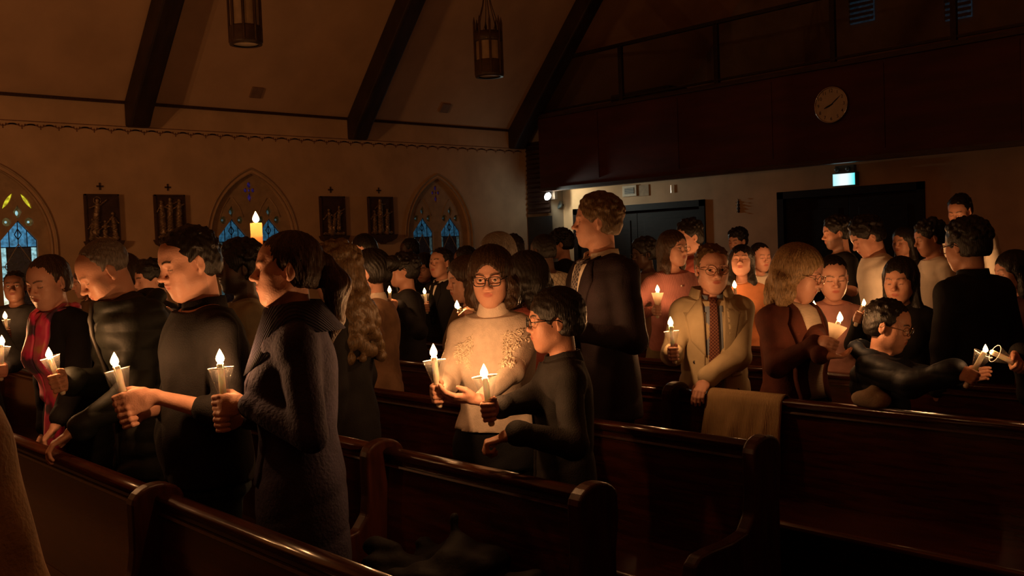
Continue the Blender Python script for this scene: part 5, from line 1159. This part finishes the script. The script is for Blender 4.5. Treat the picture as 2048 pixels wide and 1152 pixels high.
ch = person(1778, 652, 100, X=4.10, phi=-78, hphi=-74, hpitch=-14, sex='m', skin='tan', hair=('short', 'black'), glass='thin', top=T(navyp, 'puffer', off=.034, hem=.55, wr=.011), hands=[hold('lit', 1), dict(kind='flat', side=-1, P=at(1945, 752, 4.05), fd=RT*.8+UP*.2, nd=-FW, curl=.6)], res='n', hs=.93, girth=1.0, seed=46, face=dict(jaw=.93, nose=.88), extras=[('hood', navyp)], label='child in a dark padded jacket bending over two candles at right')
person(2024, 545, 80, X=5.95, phi=60, sex='f', hair=('shoulder', 'black'), top=T(C('dark_maroon', (.05, .015, .012)), 'sweater'), res='f', seed=47, label='dark-haired figure at the right edge above the candle-lighting hands')
person(2120, 600, 100, X=4.12, phi=85, sex='m', skin='tan', hair=('short', 'black'), top=T(blk, 'coat'), hands=[hold('second', 1)], res='m', hs=1.0, seed=48, label='person beyond the right edge whose hand tilts a candle into the picture')
fg = person(-345, 590, 300, z=1.42, phi=176, sex='f', hair=('shoulder', 'brown'), top=T(fore, 'coat', off=.03, hem=.5, flare=.16, wr=.005), res='m', hs=1.0, seed=49, girth=1.1, label='out-of-focus figure in a beige coat at the lower left corner')

# ------------------------------------------------------------------ clothes details
def ribcollar(i, m):
    # broad folded collar of the navy knit, open V in front
    s = i['s']; collar(i['root'], i['nb']+np.array([0, .010, -.005]), .072*s, .075, m, 'collar', 14, .075, drop=.085, tilt=.05, th=.014)
ribcollar(nv, C('navy_rib', (.030, .027, .050), wave=1, wscale=40, wdir='X', bump=0, rough=.95))
ex_patch(nv, 'knit_cable', [(-.10, 1.32), (-.04, 1.33), (-.03, .95), (-.10, .95)], navy, .000, .006); ex_patch(nv, 'knit_cable', [(.04, 1.33), (.10, 1.32), (.10, .95), (.03, .95)], navy, .0, .006)
# scarf
ex_patch(sc, 'scarf', [(-.075, 1.50), (-.01, 1.42), (.045, .80), (-.085, .80)], scarf_m, .010, .012, 14); ex_patch(sc, 'scarf', [(.010, 1.42), (.075, 1.50), (.10, 1.05), (.03, 1.03)], scarf_m, .012, .012, 12)
torus_band('scarf', sc['nb']+np.array([0, .01, .01]), .075, .028, scarf_m, sc['root'], tilt=-.02, k=10, wob=.006)
# suit of the tall man
def suit_front(i, shirtm, tiem, lapm):
    ex_patch(i, 'shirt_front', [(-.055, 1.47), (.055, 1.47), (.006, 1.14), (-.006, 1.14)], shirtm, .002, .003, 10)
    ex_patch(i, 'tie', [(-.017, 1.46), (.017, 1.46), (.024, 1.16), (-.024, 1.16)], tiem, .007, .006, 8); ex_patch(i, 'tie_knot', [(-.024, 1.475), (.024, 1.475), (.014, 1.445), (-.014, 1.445)], tiem, .012, .008, 3)
    ex_mirror(i, 'lapel', [(-.060, 1.485), (-.105, 1.37), (-.012, 1.10), (-.002, 1.14)], lapm, .004, .007, 10); ex_buttons(i, [.01], [1.08, .98], lapm, .009)
suit_front(ta, white, tie_d, suit); suit_front(m8, white, blk, blk)
# trench coat
ex_patch(tr, 'shirt_front', [(-.052, 1.47), (.052, 1.47), (.045, .90), (-.045, .90)], bluesh, .002, .003, 14)
ex_patch(tr, 'tie', [(-.020, 1.455), (.020, 1.455), (.042, .95), (-.030, .95)], tie_plaid, .010, .007, 12); ex_patch(tr, 'tie_knot', [(-.026, 1.475), (.026, 1.475), (.017, 1.44), (-.017, 1.44)], tie_plaid, .016, .009, 3)
ex_patch(tr, 'lapel', [(-.060, 1.50), (-.150, 1.40), (-.105, 1.20), (-.045, 1.10)], trench, .010, .010, 10); ex_patch(tr, 'lapel', [(.060, 1.50), (.155, 1.38), (.130, 1.24), (.050, 1.15)], trench, .010, .012, 10)
ex_patch(tr, 'coat_front', [(-.045, 1.40), (-.165, 1.40), (-.19, .62), (-.060, .62)], trench, .004, .008, 14); ex_patch(tr, 'coat_front', [(.045, 1.40), (.165, 1.40), (.19, .62), (.075, .62)], trench, .004, .008, 14)
ex_patch(tr, 'storm_flap', [(-.07, 1.42), (-.185, 1.40), (-.19, 1.22), (-.085, 1.24)], trench, .014, .006, 8); ex_patch(tr, 'pocket_flap', [(-.085, 1.075), (-.150, 1.085), (-.150, 1.045), (-.085, 1.035)], trench, .014, .005, 5); ex_buttons(tr, [-.12], [1.12, .96], MAT_SHOE, .011); ex_buttons(tr, [.11], [1.12, .96], MAT_SHOE, .011)
collar(tr['root'], tr['nb']+np.array([0, -.012, .0]), .088, .075, trench, 'coat_collar', 38, .040, drop=.02, tilt=.03, th=.007)
# blond woman
ex_patch(bl, 'cream_top', [(-.060, 1.49), (.060, 1.49), (.070, .98), (-.070, .98)], creamc, .008, .012, 12)
ex_cowl(bl, creamc); ex_mirror(bl, 'lapel', [(-.075, 1.50), (-.135, 1.38), (-.105, .95), (-.055, 1.00)], rust, .014, .012, 12)
# boy, elder, pullover zips
zipm = mat('zip_metal', (.03, .025, .02), rough=.5, metal=0, noise=.1, bump=.05)
ex_patch(bo, 'placket', [(-.012, 1.46), (.012, 1.46), (.012, .75), (-.012, .75)], grey, .004, .004, 8)
ex_patch(el, 'zip', [(-.006, 1.46), (.006, 1.46), (.006, .80), (-.006, .80)], zipm, .010, .004, 10); ex_mirror(tc_, 'lapel', [(-.060, 1.49), (-.120, 1.37), (-.040, 1.08), (-.012, 1.12)], tanw, .010, .012, 10)
# embroidery: stems, leaves and blossoms over yoke and sleeve
def embroider(i):
    s = i['s']; r = random.Random(5); mb = MB(); f = i['g']
    P = lambda x, z: (lambda y: None if y is None else (x, y+.0015, z))(f.front(x, z, -.1, .3, 60))
    def strand(pts, t):
        q = [P(x, z) for x, z in pts]
        if all(v is not None for v in q) and max(abs(a[1]-b[1]) for a, b in zip(q[:-1], q[1:])) < .03: mb.tube(q, t, 4)
    for sd in (-1, 1):
        for b in range(9):
            x0, z0 = sd*r.uniform(.05, .08), r.uniform(1.345, 1.40); a = math.radians(r.uniform(-75, 12)); L = r.uniform(.05, .12); pts = []; x, z = x0, z0
            for k in range(6): pts.append((x*s, z*s)); x += sd*math.cos(a)*L/5; z += math.sin(a)*L/5; a += r.uniform(-.3, .2)
            strand(pts, .0016)
            for k in range(1, 6):
                for up in (-1, 1):
                    bx, bz = pts[k]; aa = a+up*r.uniform(.5, 1.0); l = r.uniform(.012, .022); strand([(bx, bz), (bx+sd*math.cos(aa)*l*.5, bz+math.sin(aa)*l*.5), (bx+sd*math.cos(aa)*l, bz+math.sin(aa)*l)], .0022)
            fx, fz = pts[-1]
            for k in range(6): aa = k*math.pi/3; strand([(fx, fz), (fx+.006*math.cos(aa), fz+.006*math.sin(aa)), (fx+.011*math.cos(aa), fz+.011*math.sin(aa))], .0032)
    # along the upper sleeves
    for side, S, El, w in i['arms']:
        for b in range(12):
            t = r.uniform(.1, .95); c = S+(El-S)*t; off = r.uniform(-.8, .8); rad = .043*s+.010; n = np.array([side*(.75 if abs(off) < .9 else 0), .75, 0]); n = unit(n+np.array([off*.5, 0, 0])); p0 = c+n*rad; dr = unit(El-S)
            sidev = np.cross(n, dr)
            for k in range(5):
                l = .018; aa = k*1.25+b; d = dr*math.cos(aa)+sidev*math.sin(aa); mb.tube([p0+n*.001, p0+d*l*.5+n*.0015, p0+d*l-n*.001], .002, 4)
            mb.tube([p0-dr*.03, p0, p0+dr*.03], .0014, 4)
    o = mb.build('embroidery', embm, i['root'], True); o['kind'] = 'stuff'
embroider(ce)

# ------------------------------------------------------------------ towel, heaped coat, lining
y0, y1 = atX(1415, 785, 3.88)[1], atX(1566, 800, 3.88)[1]
V = []; F = []; n, m_ = 26, 30; prof = [(.075, .70), (.062, .84), (.044, .885), (.02, .903), (-.01, .900), (-.034, .875), (-.044, .80), (-.058, .70), (-.066, .62), (-.068, .535)]
pp = [np.array(prof[0])]
for a, b in zip(prof[:-1], prof[1:]): pp += [np.array(a)+(np.array(b)-np.array(a))*t for t in (1/3, 2/3, 1)]
for i, q in enumerate(pp):
    dr = max(0, (.86-q[1]))
    for j in range(n+1):
        t = j/n; y = y0+(y1-y0)*t; w = .030*dr*3*math.sin(t*17+1.5*dr*6)+.012*dr*2*math.sin(t*41)
        V.append((q[0]-(abs(w)+w*.3 if q[0] < 0 else -abs(w))*1.0, y+.02*dr*math.sin(3*t+2), q[1]-.01*math.sin(t*5)*dr))
k = n+1
for i in range(len(pp)-1):
    for j in range(n): a = i*k+j; F.append((a, a+1, a+k+1, a+k))
tw = mk('towel', V, F, C('towel_terry', (.40, .27, .13), noise=.15, wave=.6, wscale=45, wdir='Y', bump=0)); tw.location = (3.9, 0, 0); so = tw.modifiers.new('thick', 'SOLIDIFY'); so.thickness = .007; so.offset = 1; tag(tw, 'tan towel hanging over the pew rail below the trench coat', 'towel')
def heap(name, c, r, m, label, cat, seed, pts):
    f = Fld(); rr = random.Random(seed)
    for p, q, a, b in pts: f.cap(p, q, a, b, .035)
    f.disp = wrinkles(.022, seed); V, F = f.mesh(.009); V[:, 2] = np.maximum(V[:, 2], .002); o = mk(name, V, F, m); o.location = c; tag(o, label, cat); return o
hr = random.Random(11)
heap('jacket', (1.86, 2.34, .470), 0, C('jacket_nylon', (.009, .008, .008), rough=.75, spec=.2, bump=1, bscale=25), 'dark jacket heaped on the pew seat at bottom centre', 'jacket', 3, [((hr.uniform(-.17, .14), hr.uniform(-.25, .30), hr.uniform(.05, .16)), (hr.uniform(-.17, .14), hr.uniform(-.25, .30), hr.uniform(.06, .19)), hr.uniform(.045, .065), hr.uniform(.03, .06)) for _ in range(22)]+[((.02, .02, .14), (.06, .06, .30), .07, .012)])
heap('cream_coat', (3.885, atX(1735, 800, 3.88)[1], .885), 0, C('lining_cream', (.42, .33, .24)), 'pale coat lining slung over the pew rail beside the child', 'coat', 5, [((.02, -.05, .03), (.03, .05, .04), .035, .035), ((.04, 0, .05), (.10, .02, .16), .035, .03)])
